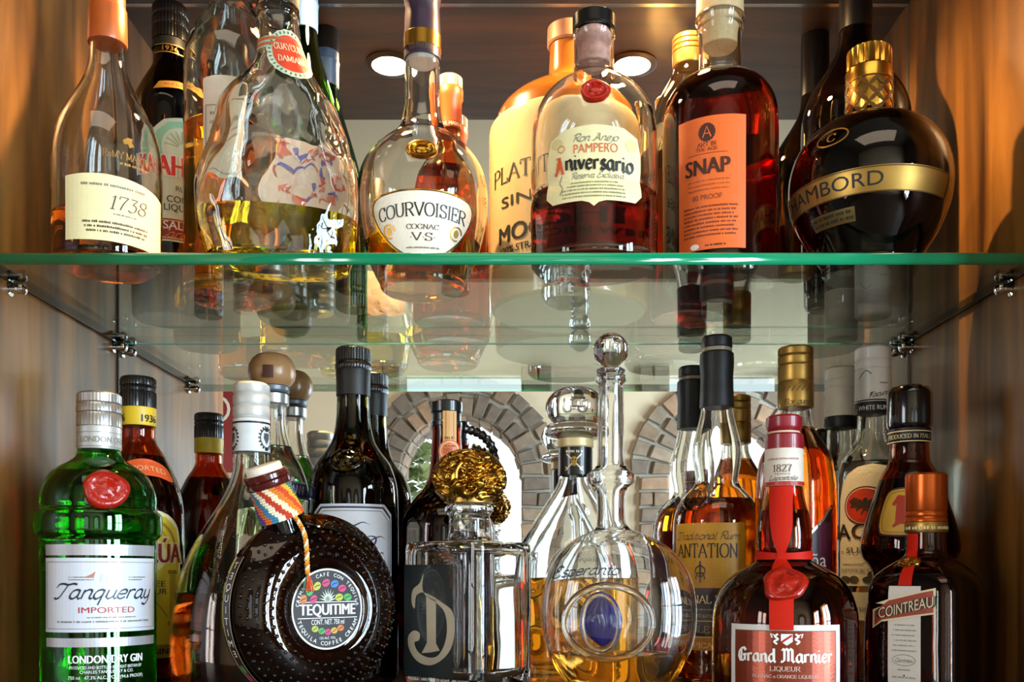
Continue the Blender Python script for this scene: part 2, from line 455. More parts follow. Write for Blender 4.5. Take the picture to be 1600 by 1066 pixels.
class Decal:
    """Flat artwork in its own 2D frame (x right, y up, in units of `s` metres), bent onto a surface by `fn(x, z, off)`."""
    def __init__(self, fn, s=1.0, z0=0.0, maxlen=0.005):
        self.fn, self.s, self.z0, self.maxlen = fn, s, z0, maxlen
        self.items = []

    def poly(self, pts, mat, layer=0):
        tris = tessellate_polygon([[Vector((p[0], p[1], 0)) for p in pts]])
        self.items.append(([(p[0], p[1]) for p in pts], [tuple(t) for t in tris], mat, layer))
        return self

    def rect(self, x0, y0, x1, y1, mat, layer=0):
        return self.poly([(x0, y0), (x1, y0), (x1, y1), (x0, y1)], mat, layer)

    def ell(self, cx, cy, rx, ry, mat, layer=0, n=28, rot=0):
        return self.poly([(cx + rx * cos(2 * pi * k / n) * cos(rot) - ry * sin(2 * pi * k / n) * sin(rot), cy + rx * cos(2 * pi * k / n) * sin(rot) + ry * sin(2 * pi * k / n) * cos(rot)) for k in range(n)], mat, layer)

    def quads(self, qs, mat, layer):
        v = [p for q in qs for p in q]
        self.items.append((v, [tuple(range(4 * i, 4 * i + 4)) for i in range(len(qs))], mat, layer))
        return self

    def line(self, pts, w, mat, layer=1, closed=False, smooth=False, taper=False):
        if smooth: pts = catmull(pts, 6, closed)
        n = len(pts)
        L, R = [], []
        for j in range(n):
            a = pts[(j - 1) % n] if closed or j else pts[0]
            b = pts[(j + 1) % n] if closed or j < n - 1 else pts[-1]
            t = atan2(b[1] - a[1], b[0] - a[0])
            ww = w / 2 * (max(0.15, sin(pi * (j + .5) / n)) if taper else 1)
            L.append((pts[j][0] - sin(t) * ww, pts[j][1] + cos(t) * ww)); R.append((pts[j][0] + sin(t) * ww, pts[j][1] - cos(t) * ww))
        qs = [[R[j], R[(j + 1) % n], L[(j + 1) % n], L[j]] for j in range(n if closed else n - 1)]
        return self.quads(qs, mat, layer)

    def frame(self, x0, y0, x1, y1, w, mat, layer=1):
        for a in ((x0, y0, x1, y0 + w), (x0, y1 - w, x1, y1), (x0, y0 + w, x0 + w, y1 - w), (x1 - w, y0 + w, x1, y1 - w)):
            self.rect(*a, mat, layer)
        return self

    def text(self, txt, x, y, h, mat, font='sans', width=None, align=0, layer=2, bold=0.0, slope=0.0, arch=0.0):
        """x, y: centre (align 0) or left end (align -1) of the baseline; h: cap height; width stretches it; slope tilts the baseline, arch bows it."""
        if font == 'sans' and bold:                # heavier stems: the letters overlaid with a small sideways shift
            for q, dx in enumerate((0, -bold, bold)):
                self.text(txt, x + dx * h / CAP_H, y, h, mat, font, width, align, layer + .25 * q, 0, slope, arch)
            return self
        if font == 'sans':
            v, f, w = sans_text(txt)
            k = h / CAP_H
            v = [(p[0] * k, p[1] * k) for p in v]; w *= k
        else:
            q, w = nib_text(txt, h, font)
            v = [p for a in q for p in a]
            f = [tuple(range(4 * i, 4 * i + 4)) for i in range(len(q))]
        sx = width / w if width else 1
        w *= sx
        ox = x - w / 2 if align == 0 else x
        out = []
        for px, py in v:
            X = ox + px * sx
            out.append((X, y + py + slope * (X - x) - arch * ((X - x) / (w / 2)) ** 2))
        self.items.append((out, f, mat, layer))
        return self

    def arc(self, txt, cx, cy, r, a0, a1, h, mat, font='sans', layer=2, inside=False, bold=0.0):
        """letters along a circle from angle a0 to a1 (degrees, measured from the top, clockwise); inside=True reads along the bottom."""
        n = len(txt)
        for i, ch in enumerate(txt):
            if ch == ' ': continue
            a = radians(a0 + (a1 - a0) * (i + .5) / n)
            v, f, w = sans_text(ch, bold)
            k = h / CAP_H
            if inside:                             # along the bottom: letters stand with their feet outward
                bx, by = cx - (r + h) * sin(a), cy - (r + h) * cos(a)
                ux, uy, vx, vy = cos(a), -sin(a), sin(a), cos(a)
            else:
                bx, by = cx + r * sin(a), cy + r * cos(a)
                ux, uy, vx, vy = cos(a), -sin(a), sin(a), cos(a)
            self.items.append(([(bx + ux * (p[0] - w / 2) * k + vx * p[1] * k, by + uy * (p[0] - w / 2) * k + vy * p[1] * k) for p in v], f, mat, layer))
        return self

    def dashes(self, x0, x1, y, h, mat, layer=2, seed=1, center=False):
        """a line of print too small to read"""
        rnd = random.Random(seed)
        x = x0
        qs = []
        while x < x1:
            w = rnd.uniform(0.5, 1.3) * h * 0.6
            w = min(w, x1 - x)
            hh = h * rnd.uniform(.75, 1)
            qs.append([(x, y), (x + w, y), (x + w, y + hh), (x, y + hh)])
            x += w + h * (rnd.uniform(.16, .26) if rnd.random() < .8 else .7)
        return self.quads(qs, mat, layer)

    def build(self, name, parent, base=0.0004, step=0.00022, child='lettering', label=None):
        """layer 0 becomes the part itself, higher layers its sub-part"""
        made = None
        for sub in (0, 1):
            its = [i for i in self.items if (i[3] > 0) == bool(sub)]
            if not its: continue
            mats = []
            bm = bmesh.new()
            lay = bm.verts.layers.float.new('lay')
            for v, f, m, l in its:
                if m not in mats: mats.append(m)
                mi = mats.index(m)
                bv = [bm.verts.new((p[0] * self.s, p[1] * self.s, 0)) for p in v]
                for b in bv: b[lay] = l
                for q in f:
                    try:
                        fc = bm.faces.new([bv[i] for i in q]); fc.material_index = mi
                    except ValueError: pass
            for _ in range(5):
                es = [e for e in bm.edges if e.calc_length() > self.maxlen]
                if not es: break
                bmesh.ops.subdivide_edges(bm, edges=es, cuts=1)
                bmesh.ops.triangulate(bm, faces=[x for x in bm.faces if len(x.verts) > 4])
            for fc in list(bm.faces):
                fc.normal_update()
                if fc.normal.z < 0: fc.normal_flip()
            for v in bm.verts:
                v.co = self.fn(v.co.x, v.co.y + self.z0, base + step * v[lay])
            me = bpy.data.meshes.new(name)
            loose = [v for v in bm.verts if not v.link_faces]
            bmesh.ops.delete(bm, geom=loose, context='VERTS')
            bm.to_mesh(me); bm.free()
            for m in mats: me.materials.append(m)
            o = bpy.data.objects.new(name if not sub else child, me)
            if not sub or made is None:
                o.name = name
            COL.objects.link(o)
            o.parent = made if (sub and made is not None) else parent
            if label and not sub: o['label'] = label
            made = made or o
        return made


# ------------------------------------------------------------------ bottles


def at(px, py, d):
    return Vector(((px - AX) * d / FPX, d - CAM_D, CAM_Z + (AY - py) * d / FPX))


class Bottle:
    def __init__(self, name, label, cat, cx, d, base, prof, yaw=0.0, sx=1.0, sy=1.0, power=2.0, group=None, r_base=None, seg=72):
        """prof: (py, half width in px[, squareness]) read off at distance d, top to bottom."""
        self.cx, self.d, self.base = cx, d, base
        self.X = (cx - AX) * d / FPX
        self.k = d / FPX
        self.sx, self.sy, self.power, self.seg = sx, sy, power, seg
        self.rot = atan2(-self.X, d) + radians(yaw)
        self.root = thing(name, label, cat, (self.X, d - CAM_D, base), self.rot, group)
        P = []
        for e in prof:
            P.append((e[1] * self.k, self.zc(e[0]), e[2] if len(e) > 2 else 1.0))
        rb = P[-1][0] if r_base is None else r_base * self.k
        if r_base is None:
            P += [(rb, 0.008, 1.0), (rb - 0.0008, 0.0035, 1.0), (rb - 0.004, 0.0004, 1.0)]
        else:
            P += [(rb, 0.0035, 1.0), (rb - 0.003, 0.0004, 1.0)]
        P = [p for i, p in enumerate(P) if i == 0 or p[1] < P[i - 1][1] + 1e-9]
        self.prof = catmull(P, 5)                   # top to bottom

    def zc(self, py):
        return CAM_Z + (AY - py) * self.d / FPX - self.base

    def rad(self, z):
        p = self.prof
        if z >= p[0][1]: return p[0][0]
        for a, b in zip(p, p[1:]):
            if b[1] <= z <= a[1]:
                t = (a[1] - z) / max(1e-9, a[1] - b[1])
                return a[0] + (b[0] - a[0]) * t
        return p[-1][0]

    def sq(self, z):
        p = self.prof
        if z >= p[0][1]: return p[0][2]
        for a, b in zip(p, p[1:]):
            if b[1] <= z <= a[1]:
                t = (a[1] - z) / max(1e-9, a[1] - b[1])
                return a[2] + (b[2] - a[2]) * t
        return p[-1][2]

    def fac(self, th, k):
        if self.sx == 1 and self.sy == 1 and self.power == 2: return 1.0
        s, c = abs(sin(th)) / self.sx, abs(cos(th)) / self.sy
        return 1 + k * ((s ** self.power + c ** self.power) ** (-1 / self.power) - 1)

    def front(self, px, py, r=None):
        """where the picture ray meets the near side: (local angle, local height, metres per pixel)"""
        u = (px - AX) / FPX
        rr = r if r else 0.03
        for _ in range(8):
            A, B, C = 1 + u * u, -2 * (u * self.X + self.d), self.X ** 2 + self.d ** 2 - rr * rr
            D = max(0.0, B * B - 4 * A * C)
            t = (-B - sqrt(D)) / (2 * A)
            z = CAM_Z + (AY - py) * t / FPX - self.base
            if r: break
            rr = self.rad(z) * (self.fac(0, self.sq(z)))
        th = atan2(u * t - self.X, self.d - t) - self.rot
        return th, z, t / FPX

    def decal(self, px, py, th=None, maxlen=0.005, r=None, wide=None):
        """artwork frame in pixels around the picture point (px, py)"""
        t0, z, s = self.front(px, py, r)
        if th is not None: t0 = radians(th)
        zr = r or self.rad(z)
        q = min(.97, wide * s / zr) if wide else 0
        st = asin(q) / q if wide else 1.0      # widths measured across the curve become lengths along it
        def fn(x, zz, off):
            a = t0 + x * st / zr
            R = (r if r else self.rad(zz) * self.fac(a, self.sq(zz))) + off
            return Vector((R * sin(a), -R * cos(a), zz))
        return Decal(fn, s, z, maxlen)

    def flat_decal(self, px, py, maxlen=0.005):
        """the same on a body flattened front to back (sy < 1)"""
        r = self.rad(self.zc(py)) * self.sy
        t = self.d - r
        dx = (px - AX) * t / FPX - self.X
        x0 = dx * cos(self.rot) - r * sin(self.rot)
        z0 = CAM_Z + (AY - py) * t / FPX - self.base
        def fn(x, zz, off):
            R = self.rad(zz)
            xx = min(R * .995, max(-R * .995, x0 + x))
            return Vector((xx, -self.sy * sqrt(R * R - xx * xx) - off, zz))
        self.fx, self.fz, self.fy = x0, z0, fn(0, z0, 0).y
        return Decal(fn, t / FPX, z0, maxlen)

    def wall_top(self, mat, t=0.003, foot=0.006, open_top=True, name='glass_body'):
        """hollow glass shell with a thick foot"""
        self.t, self.foot = t, foot
        out = self.prof
        inner = [(max(0.002, r - t), z, k) for r, z, k in out if z > foot]
        ri = inner[-1][0]
        inner.append((ri * 0.97, foot + 0.0005, inner[-1][2]))
        self.inner = inner
        loop = [(0, out[-1][1] + 0.002, 1)] + [p for p in out[::-1]] + inner + [(ri * 0.6, foot + 0.002, 1), (0, foot + 0.003, 1)]
        ks = [p[2] for p in loop]
        g = Geo().lathe([(p[0], p[1]) for p in loop], self.seg, fac=lambda th, i: self.fac(th, ks[i]))
        return g.obj(name, mat, self.root)

    def solid(self, mat, name='glass_body'):
        out = self.prof
        loop = [(0, out[-1][1] + 0.001, 1)] + out[::-1] + [(0, out[0][1], 1)]
        ks = [p[2] for p in loop]
        return Geo().lathe([(p[0], p[1]) for p in loop], self.seg, fac=lambda th, i: self.fac(th, ks[i])).obj(name, mat, self.root)

    def fill(self, py, mat, name='liquid'):
        z1 = self.zc(py)
        pts = [(r + 0.00025, z, k) for r, z, k in self.inner if z < z1]
        k0 = pts[0][2]
        r1 = self.rad(z1) - self.t + 0.00025
        pts = [(0, z1, k0), (r1 * .8, z1, k0), (r1 - 0.0006, z1 + 0.0002, k0), (r1, z1 + 0.0008, k0)] + pts + [(pts[-1][0] * 0.6, self.foot + 0.0016, 1), (0, self.foot + 0.0026, 1)]
        ks = [p[2] for p in pts]
        return Geo().lathe([(p[0], p[1]) for p in pts], self.seg, fac=lambda th, i: self.fac(th, ks[i])).obj(name, mat, self.root)

    def cap(self, name, prof, mat, knurl=0, depth=0.03, parent=None, seg=None, closed_bottom=True, rings=0):
        """closure: (py, half width px) top to bottom; knurl = number of vertical ribs"""
        P = [(h * self.k, self.zc(p)) for p, h in prof]
        seg = seg or (knurl * 4 if knurl else 64)
        pts = [(0, P[0][1]), (P[0][0] * 0.93, P[0][1] + 0.0002)]
        pts += [(P[0][0], P[0][1] - 0.0006)] + P[1:] + [(P[-1][0] * 0.55, P[-1][1]), ]
        pts += [(0, P[-1][1])]
        f = (lambda th, i: 1 - depth * (0.5 + 0.5 * cos(knurl * th)) * (2 < i < len(pts) - 2)) if knurl else None
        return Geo().lathe(pts, seg, fac=f).obj(name, mat, parent or self.root, sharp=30)

# ------------------------------------------------------------------ the cabinet
XL, XR = -0.4495, 0.4305            # inner faces of the side panels
YM = 0.274                          # face of the mirror
YF = -0.10                          # front of the side panels
SHELF_Z0, SHELF_Z1 = 0.367, 0.377   # the glass shelf

WOOD = wood('381e08', '966226', rough=0.34, coat=0.55, scale=(9, 9, .8))
WOOD_TOP = wood('2b1d12', '513620', rough=0.42, scale=(2, 12, 12), coat=0.35)
STEEL = pbr('c9c9c6', 0.25, 1.0, vary=0.03)
CHROME = pbr('e6e6e6', 0.07, 1.0, vary=0.02)

cab = thing('cabinet', 'dark stained wooden bar cabinet with open front and mirrored back', 'cabinet', (0, 0, 0))
Geo().box(XL - 0.02, YF, -0.16, XL, YM + 0.02, 1.0).obj('side_panel', WOOD, cab, smooth=False)
Geo().box(XR, YF, -0.16, XR + 0.02, YM + 0.02, 1.0).obj('side_panel', WOOD, cab, smooth=False)
Geo().box(XL, YF, -0.022, XR, YM + 0.02, 0.0).obj('bottom_panel', WOOD_TOP, cab, smooth=False)
Geo().box(XL, 0.0, CEIL, XR, YM + 0.02, CEIL + 0.03).obj('top_panel', WOOD_TOP, cab, smooth=False)
mm, nt, out = new_mat('silvered_mirror')
gl = nt.nodes.new('ShaderNodeBsdfGlossy'); gl.inputs[0].default_value = (0.90, 0.915, 0.905, 1); gl.inputs['Roughness'].default_value = 0.0
nt.links.new(gl.outputs[0], out.inputs[0])
Geo().box(XL, YM, 0.0, XR, YM + 0.018, CEIL).obj('mirror_panel', mm, cab, smooth=False)['label'] = 'mirrored back panel'
Geo().box(XL, YM - 0.003, CEIL - 0.004, XR, YM, CEIL).obj('mirror_rail', STEEL, cab, smooth=False)['label'] = 'thin metal rail over the mirror'

BLACK_GAP = pbr('0c0b0a', 0.6)
Geo().box(XL, YM - 0.0015, 0.0, XL + 0.0022, YM + 0.001, CEIL - .004).obj('corner_line', BLACK_GAP, cab, smooth=False)  # black strip standing in for the dark gap at the mirror's edge
Geo().box(XR - 0.0022, YM - 0.0015, 0.0, XR, YM + 0.001, CEIL - .004).obj('corner_line', pbr('8a8880', 0.4, .4), cab, smooth=False)  # grey strip drawing the paler line in the right corner

# glass shelf: clear faces, green cut edges
sh = thing('glass_shelf', 'clear glass shelf with green polished edge holding the upper row of bottles', 'shelf', (0, 0, SHELF_Z0))
EDGE = pbr('0f8a5c', 0.12, 0.0, coat=1.0, vary=0.12, nscale=9.0)
EDGE_D = pbr('10201a', 0.3, vary=0.1)
bm = bmesh.new()
x0, x1, y0, y1, t = XL + 0.004, XR - 0.004, 0.0, YM - 0.001, SHELF_Z1 - SHELF_Z0
prof = [(y0 + 0.0022, 0), (y0 + 0.0007, 0.0009), (y0, 0.003), (y0, t - 0.003), (y0 + 0.0007, t - 0.0009), (y0 + 0.0022, t), (y1, t), (y1, 0.0016), (y1, 0)]
va = [bm.verts.new((x0, y, z)) for y, z in prof]
vb = [bm.verts.new((x1, y, z)) for y, z in prof]
n = len(prof)
for i in range(n):
    f = bm.faces.new((va[i], va[(i + 1) % n], vb[(i + 1) % n], vb[i]))
    f.material_index = 0 if i in (5, 6, 8) else 3 if i == 7 else 1
    f.smooth = i < 5
for vs in (va[::-1], vb):
    f = bm.faces.new(vs); f.material_index = 2
bmesh.ops.recalc_face_normals(bm, faces=bm.faces)
me = bpy.data.meshes.new('shelf_pane'); bm.to_mesh(me); bm.free()
for m in (sheet_glass('f6fbf9'), EDGE, EDGE_D, pbr('4fb0a0', 0.15, coat=.5)): me.materials.append(m)
so = bpy.data.objects.new('shelf_pane', me); COL.objects.link(so); so.parent = sh
for xa, xb in ((XL, x0), (x1, XR)):
    Geo().box(xa, 0.03, 0.001, xb, y1, 0.0088).obj('edge_gap_strip', BLACK_GAP, sh, smooth=False)  # black strips standing in for the shadowed gap beside the pane

for side, X, sg in (('left', XL, 1), ('right', XR, -1)):
    for where, Y in (('front', 0.05), ('back', 0.262)):
        pg = thing('shelf_peg', 'chrome shelf peg under the %s %s corner of the glass shelf' % (where, side), 'shelf peg', (X, Y, SHELF_Z0 - 0.0058), 0, 'chrome pegs carrying the glass shelf')
        M = Matrix.Rotation(sg * pi / 2, 4, 'Y')
        Geo().lathe([(0, 0), (0.0062, 0), (0.0062, 0.0025), (0.0035, 0.0035), (0.0035, 0.008)], 24, M).obj('collar', CHROME, pg)
        Geo().lathe([(0.0035, 0.008), (0.0048, 0.0085), (0.0055, 0.0115), (0.0048, 0.0145), (0.0025, 0.0163), (0, 0.0168)], 24, M).obj('knob', CHROME, pg)

BULB = emit('ffdca0', 110.0)
for i, (x, y) in enumerate(PUCKS):
    pk = thing('recessed_light', 'round warm light set in the cabinet top, %s' % ('above the neck of the round cognac bottle' if i == 0 else 'above the red-sealed rum bottle'), 'light', (x, y, CEIL), 0, 'lights set in the cabinet top')
    Geo().lathe([(0.0225, 0.0), (0.031, 0.0), (0.031, -0.0015), (0.028, -0.003), (0.0225, -0.003)], 40, closed=True).obj('trim_ring', pbr('3a2614', 0.4, 0.3), pk)
    Geo().lathe([(0, -0.001), (0.0225, -0.001), (0.0225, -0.0022), (0.012, -0.0027), (0, -0.0028)], 40).obj('lens', BULB, pk)

# ------------------------------------------------------------------ the room the mirror shows
PLASTER = pbr('d9c3a0', 0.8, vary=0.03, nscale=2.0)
YW, WT = -4.27, 0.34                # face and thickness of the wall with the two brick arches
FLOOR, RCEIL = -1.1, 3.1
SPRING, RIN, ROUT = 0.686, 0.3665, 0.60
ARCHES = [-0.36, 1.228]


def arch_loop(cx, r, bottom):
    p = [(cx + r, bottom), (cx + r, SPRING)]
    p += [(cx + r * cos(a), SPRING + r * sin(a)) for a in [pi * k / 24 for k in range(1, 24)]]
    return p + [(cx - r, SPRING), (cx - r, bottom)]


bm = bmesh.new()
outer = [(-2.6, FLOOR), (2.6, FLOOR), (2.6, RCEIL), (-2.6, RCEIL)]
loops = [outer] + [arch_loop(c, RIN, FLOOR + 0.5) for c in ARCHES]
flat = [p for l in loops for p in l]
tr = tessellate_polygon([[Vector((p[0], p[1], 0)) for p in l] for l in loops])
fa = [bm.verts.new((p[0], YW, p[1])) for p in flat]
fb = [bm.verts.new((p[0], YW - WT, p[1])) for p in flat]
for q in tr:
    bm.faces.new([fa[i] for i in q]); bm.faces.new([fb[i] for i in q][::-1])
o = 0
for l in loops:
    for i in range(len(l)):
        j = (i + 1) % len(l)
        bm.faces.new((fa[o + i], fa[o + j], fb[o + j], fb[o + i]))
    o += len(l)
bmesh.ops.recalc_face_normals(bm, faces=bm.faces)
me = bpy.data.meshes.new('wall_back'); bm.to_mesh(me); bm.free(); me.materials.append(PLASTER)
ob = bpy.data.objects.new('wall_back', me); COL.objects.link(ob); ob['kind'] = 'structure'
for nm, b in (('floor', (-2.6, YW, FLOOR - 0.05, 2.6, 1.2, FLOOR)), ('ceiling', (-2.6, YW, RCEIL, 2.6, 1.2, RCEIL + 0.05)),
              ('wall_right', (2.6, YW, FLOOR, 2.7, 1.2, RCEIL)), ('wall_left', (-2.7, YW, FLOOR, -2.6, 1.2, RCEIL)), ('wall_front', (-2.6, YM + 0.03, FLOOR, 2.6, YM + 0.08, RCEIL))):
    ob = Geo().box(*b).obj(nm, pbr({'floor': '4a3524', 'ceiling': '6a5a48'}.get(nm, '4e4338'), 0.6, vary=.05, nscale=2.0), smooth=False)
    ob['kind'] = 'structure'

BRICK = [pbr(c, 0.85, vary=0.2, nscale=18, bump=0.6, bscale=60) for c in ('8a7660', '7a6856', '98826a', 'a07e60', '766656', '887058')]
MORTAR = pbr('a39a88', 0.9, vary=0.1, nscale=30)
for k, cx in enumerate(ARCHES):
    g = Geo()
    rnd = random.Random(11 + k)

    def brick(quad, y0, y1):
        """a worn brick: a quad in the wall plane pushed from y0 to y1, with softened edges"""
        c = (sum(p[0] for p in quad) / 4, sum(p[1] for p in quad) / 4)
        sh_ = [(p[0] + (c[0] - p[0]) * .04, p[1] + (c[1] - p[1]) * .04) for p in quad]
        jit = [(p[0] + rnd.uniform(-.006, .006), p[1] + rnd.uniform(-.006, .006)) for p in sh_]
        ins = [(p[0] + (c[0] - p[0]) * .12, p[1] + (c[1] - p[1]) * .12) for p in jit]
        dy = rnd.uniform(0, .012)
        v = [(p[0], y0, p[1]) for p in jit] + [(p[0], y1 + dy - .012, p[1]) for p in jit] + [(p[0], y1 + dy, p[1]) for p in ins]
        f = [(0, 1, 5, 4), (1, 2, 6, 5), (2, 3, 7, 6), (3, 0, 4, 7), (4, 5, 9, 8), (5, 6, 10, 9), (6, 7, 11, 10), (7, 4, 8, 11), (8, 9, 10, 11), (3, 2, 1, 0)]
        g.add(v, f, rnd.randrange(6))

    def pol(r, a):
        return (cx + r * cos(a), SPRING + r * sin(a))
    # mortar bed
    N = 40
    for i in range(N):
        a0, a1 = pi * i / N, pi * (i + 1) / N
        q = [pol(RIN - .004, a0), pol(ROUT - .015, a0), pol(ROUT - .015, a1), pol(RIN - .004, a1)]
        v = [(p[0], YW - WT - .01, p[1]) for p in q] + [(p[0], YW + .02, p[1]) for p in q]
        g.add(v, [(0, 1, 2, 3), (4, 5, 6, 7), (0, 1, 5, 4), (1, 2, 6, 5), (2, 3, 7, 6), (3, 0, 4, 7)], 6)
    # voussoirs: alternating long and split stones, and the courses seen on the underside of the arch
    nv = 16
    for i in range(nv):
        a0, a1 = pi * (i + .08) / nv, pi * (i + .92) / nv
        cut = RIN + (ROUT - RIN) * (0.46 if i % 2 else 0.58)
        for r0, r1 in ((RIN - .008, cut - .01), (cut + .01, ROUT + rnd.uniform(-.01, .012))):
            brick([pol(r0, a0), pol(r1, a0), pol(r1, a1), pol(r0, a1)], YW + .01, YW + .04)
    nv = 15
    for i in range(nv):
        a0, a1 = pi * (i + .06) / nv, pi * (i + .94) / nv
        for y in range(3):
            brick([pol(RIN - .018, a0), pol(RIN + .03, a0), pol(RIN + .03, a1), pol(RIN - .018, a1)], YW - .11 * y - .105, YW - .11 * y + .0)
    # brick jambs
    for sg in (-1, 1):
        xa, xb = cx + sg * (RIN - .008), cx + sg * (RIN + .17)
        g.box(min(xa, xb), YW - WT - .01, FLOOR + .5, max(xa, xb), YW + .02, SPRING, 6)
        z, row = FLOOR + .5, 0
        while z < SPRING - .03:
            h = 0.092
            z1 = min(z + h, SPRING)
            parts = [(0, 1)] if row % 2 else [(0, .52), (.56, 1)]
            for u0, u1 in parts:
                p0, p1 = xa + (xb - xa) * u0, xa + (xb - xa) * u1
                brick([(p0, z + .006), (p1, z + .006), (p1, z1 - .006), (p0, z1 - .006)], YW + .01, YW + .04)
            z, row = z1, row + 1
    ob = g.obj('trim_%d' % (k + 1), BRICK + [MORTAR], smooth=False, fix=False)
    ob['kind'] = 'structure'

# tall windows: frames with glazing bars in front of the daylight; the left one is added for fill
FRAME = pbr('5a4532', 0.45, vary=0.1)
for k, (X, yc, hw, z0, z1) in enumerate(((2.56, -3.15, 0.39, -0.77, 1.27), (2.56, -1.75, 0.39, -0.77, 1.27), (-2.56, -2.3, 0.52, -0.67, 1.17))):
    g = Geo()
    sx = -0.03 if X > 0 else 0.03
    for a in ((yc - hw - .07, z0 - .07, yc - hw, z1 + .07), (yc + hw, z0 - .07, yc + hw + .07, z1 + .07), (yc - hw, z0 - .07, yc + hw, z0), (yc - hw, z1, yc + hw, z1 + .07),
              (yc - .03 - .06 * (X < 0), z0, yc + .03 + .06 * (X < 0), z1), (yc - hw, (z0 + z1) / 2 - .02, yc + hw, (z0 + z1) / 2 + .02)):
        g.box(min(X, X + sx), a[0], a[1], max(X, X + sx), a[2], a[3])
    ob = g.obj('window_%d' % (k + 1), FRAME, smooth=False)
    ob['kind'] = 'structure'

# leafy hedge outside the first arch
rnd = random.Random(3)
g = Geo()
for i in range(2600):
    c = Vector((rnd.uniform(-2.2, -0.62), rnd.uniform(-6.6, -6.0), rnd.uniform(-0.6, 1.75)))
    if c.x > -0.75 - 0.25 * sin(c.z * 5): c.x -= 0.3
    R = Matrix.Rotation(rnd.uniform(0, 6.3), 3, 'Z') @ Matrix.Rotation(rnd.uniform(-1, 1), 3, 'X')
    s_ = rnd.uniform(.05, .1)
    g.add([c + R @ Vector(p) for p in ((-s_, 0, 0), (0, 0, -s_ * .5), (s_, 0, 0), (0, .01, s_ * .5))], [(0, 1, 2, 3)], rnd.randrange(3))
hd = g.obj('hedge', [pbr(c, 0.6, vary=0.2) for c in ('7d8a58', '98a26e', '64724a')], smooth=False, fix=False)
tag(hd, 'leafy green hedge outside seen through the brick arch in the mirror', 'hedge', None, 'stuff')

# red sign on the far wall
sg_ = thing('wall_sign', 'red sign with white lettering on the far wall, seen in the mirror', 'sign', (-1.68, YW + 0.012, 0.95))
Geo().box(-.13, -.012, -.24, .13, .012, .24).obj('board', pbr('8f1f14', 0.5), sg_, smooth=False)
dc = Decal(lambda x, z, off: Vector((-x, .0125 + off, z)), 1.0, 0, 0.2)
WHITE_T = pbr('e8ddc8', 0.6)
dc.line([(.1 + .06 * cos(a), .13 + .07 * sin(a)) for a in [radians(50 + 26 * i) for i in range(11)]], .018, WHITE_T, 1)
dc.build('lettering', sg_)

# ------------------------------------------------------------------ shared finishes
G_CLEAR = glass((0.985, 0.99, 0.98))
G_WATER = glass((0.97, 0.985, 0.965), 1.46, bump=0.35, bscale=40)
BLACK = pbr('0c0a0a', 0.28, coat=0.4)
BLACK_MATT = pbr('161413', 0.5)
SILVER = pbr('c8c4be', 0.3, 0.85)
GOLD = pbr('d9a441', 0.22, 1.0, vary=0.08)
GOLD_DULL = pbr('b08a45', 0.38, 0.9)
CREAM = pbr('ead9ab', 0.6, vary=0.04)
WHITE = pbr('e9e6e0', 0.5, vary=0.02)
PAPER = pbr('f0ead8', 0.6, vary=0.03)
BROWN_INK = pbr('5a4630', 0.6, vary=0)
BLACK_INK = pbr('15120f', 0.5, vary=0)
GREY_INK = pbr('8a8272', 0.6, vary=0)
GOLD_INK = pbr('b3873c', 0.35, 0.7, vary=0)
RED_INK = pbr('b8201a', 0.5, vary=0)
ORANGE_INK = pbr('d8652b', 0.5, vary=0)
WHITE_INK = pbr('f2f0ea', 0.5, vary=0)
WAX = pbr('a81806', 0.3, coat=0.5, vary=0.12, nscale=300, bump=0.5, bscale=400)
CORK = pbr('c9a06a', 0.7, vary=0.15, nscale=400)
CORK_PALE = pbr('d2ba8c', 0.6, vary=0.08, nscale=300)
UP, LOW = 'bottles standing on the glass shelf', 'bottles standing in the bottom of the cabinet'
ZS = SHELF_Z1 + 0.0002


def seal(b, px, py, rx, ry, mat, name='wax_seal', rings=2, lift=0.0045, motif=True, wobble=0.04):
    """a raised round seal moulded onto the bottle's surface (sizes in px)"""
    th, z, s = b.front(px, py)
    zr = b.rad(z)
    g = Geo()
    N, prof = 40, [(0, .75), (.30, .8), (.36, .62), (.60, .62), (.68, .95), (.86, 1.0), (1.0, .55), (1.06, 0.0), (1.06, -.25)]
    v, rows = [], []
    for rr, hh in prof:
        row = []
        for k in range(N if rr else 1):
            a = 2 * pi * k / N
            w = 1 + wobble * sin(3 * a + 1) * (rr > .6) + wobble * .6 * sin(5 * a)
            x, zz = rr * rx * s * cos(a) * w, rr * ry * s * sin(a) * w
            h2 = hh + (0.10 * sin(5 * a) * (0.3 < rr < .62) if motif else 0)
            t = th + x / zr
            R = b.rad(z + zz) * b.fac(t, b.sq(z + zz)) + h2 * lift
            row.append(len(v)); v.append((R * sin(t), -R * cos(t), z + zz))
        rows.append(row)
    f = []
    for A, B in zip(rows, rows[1:]):
        for k in range(N):
            k2 = (k + 1) % N
            f.append((A[0], B[k], B[k2]) if len(A) == 1 else (A[k], B[k], B[k2], A[k2]))
    return mesh_obj(name, v, f, mat, b.root, sharp=60)


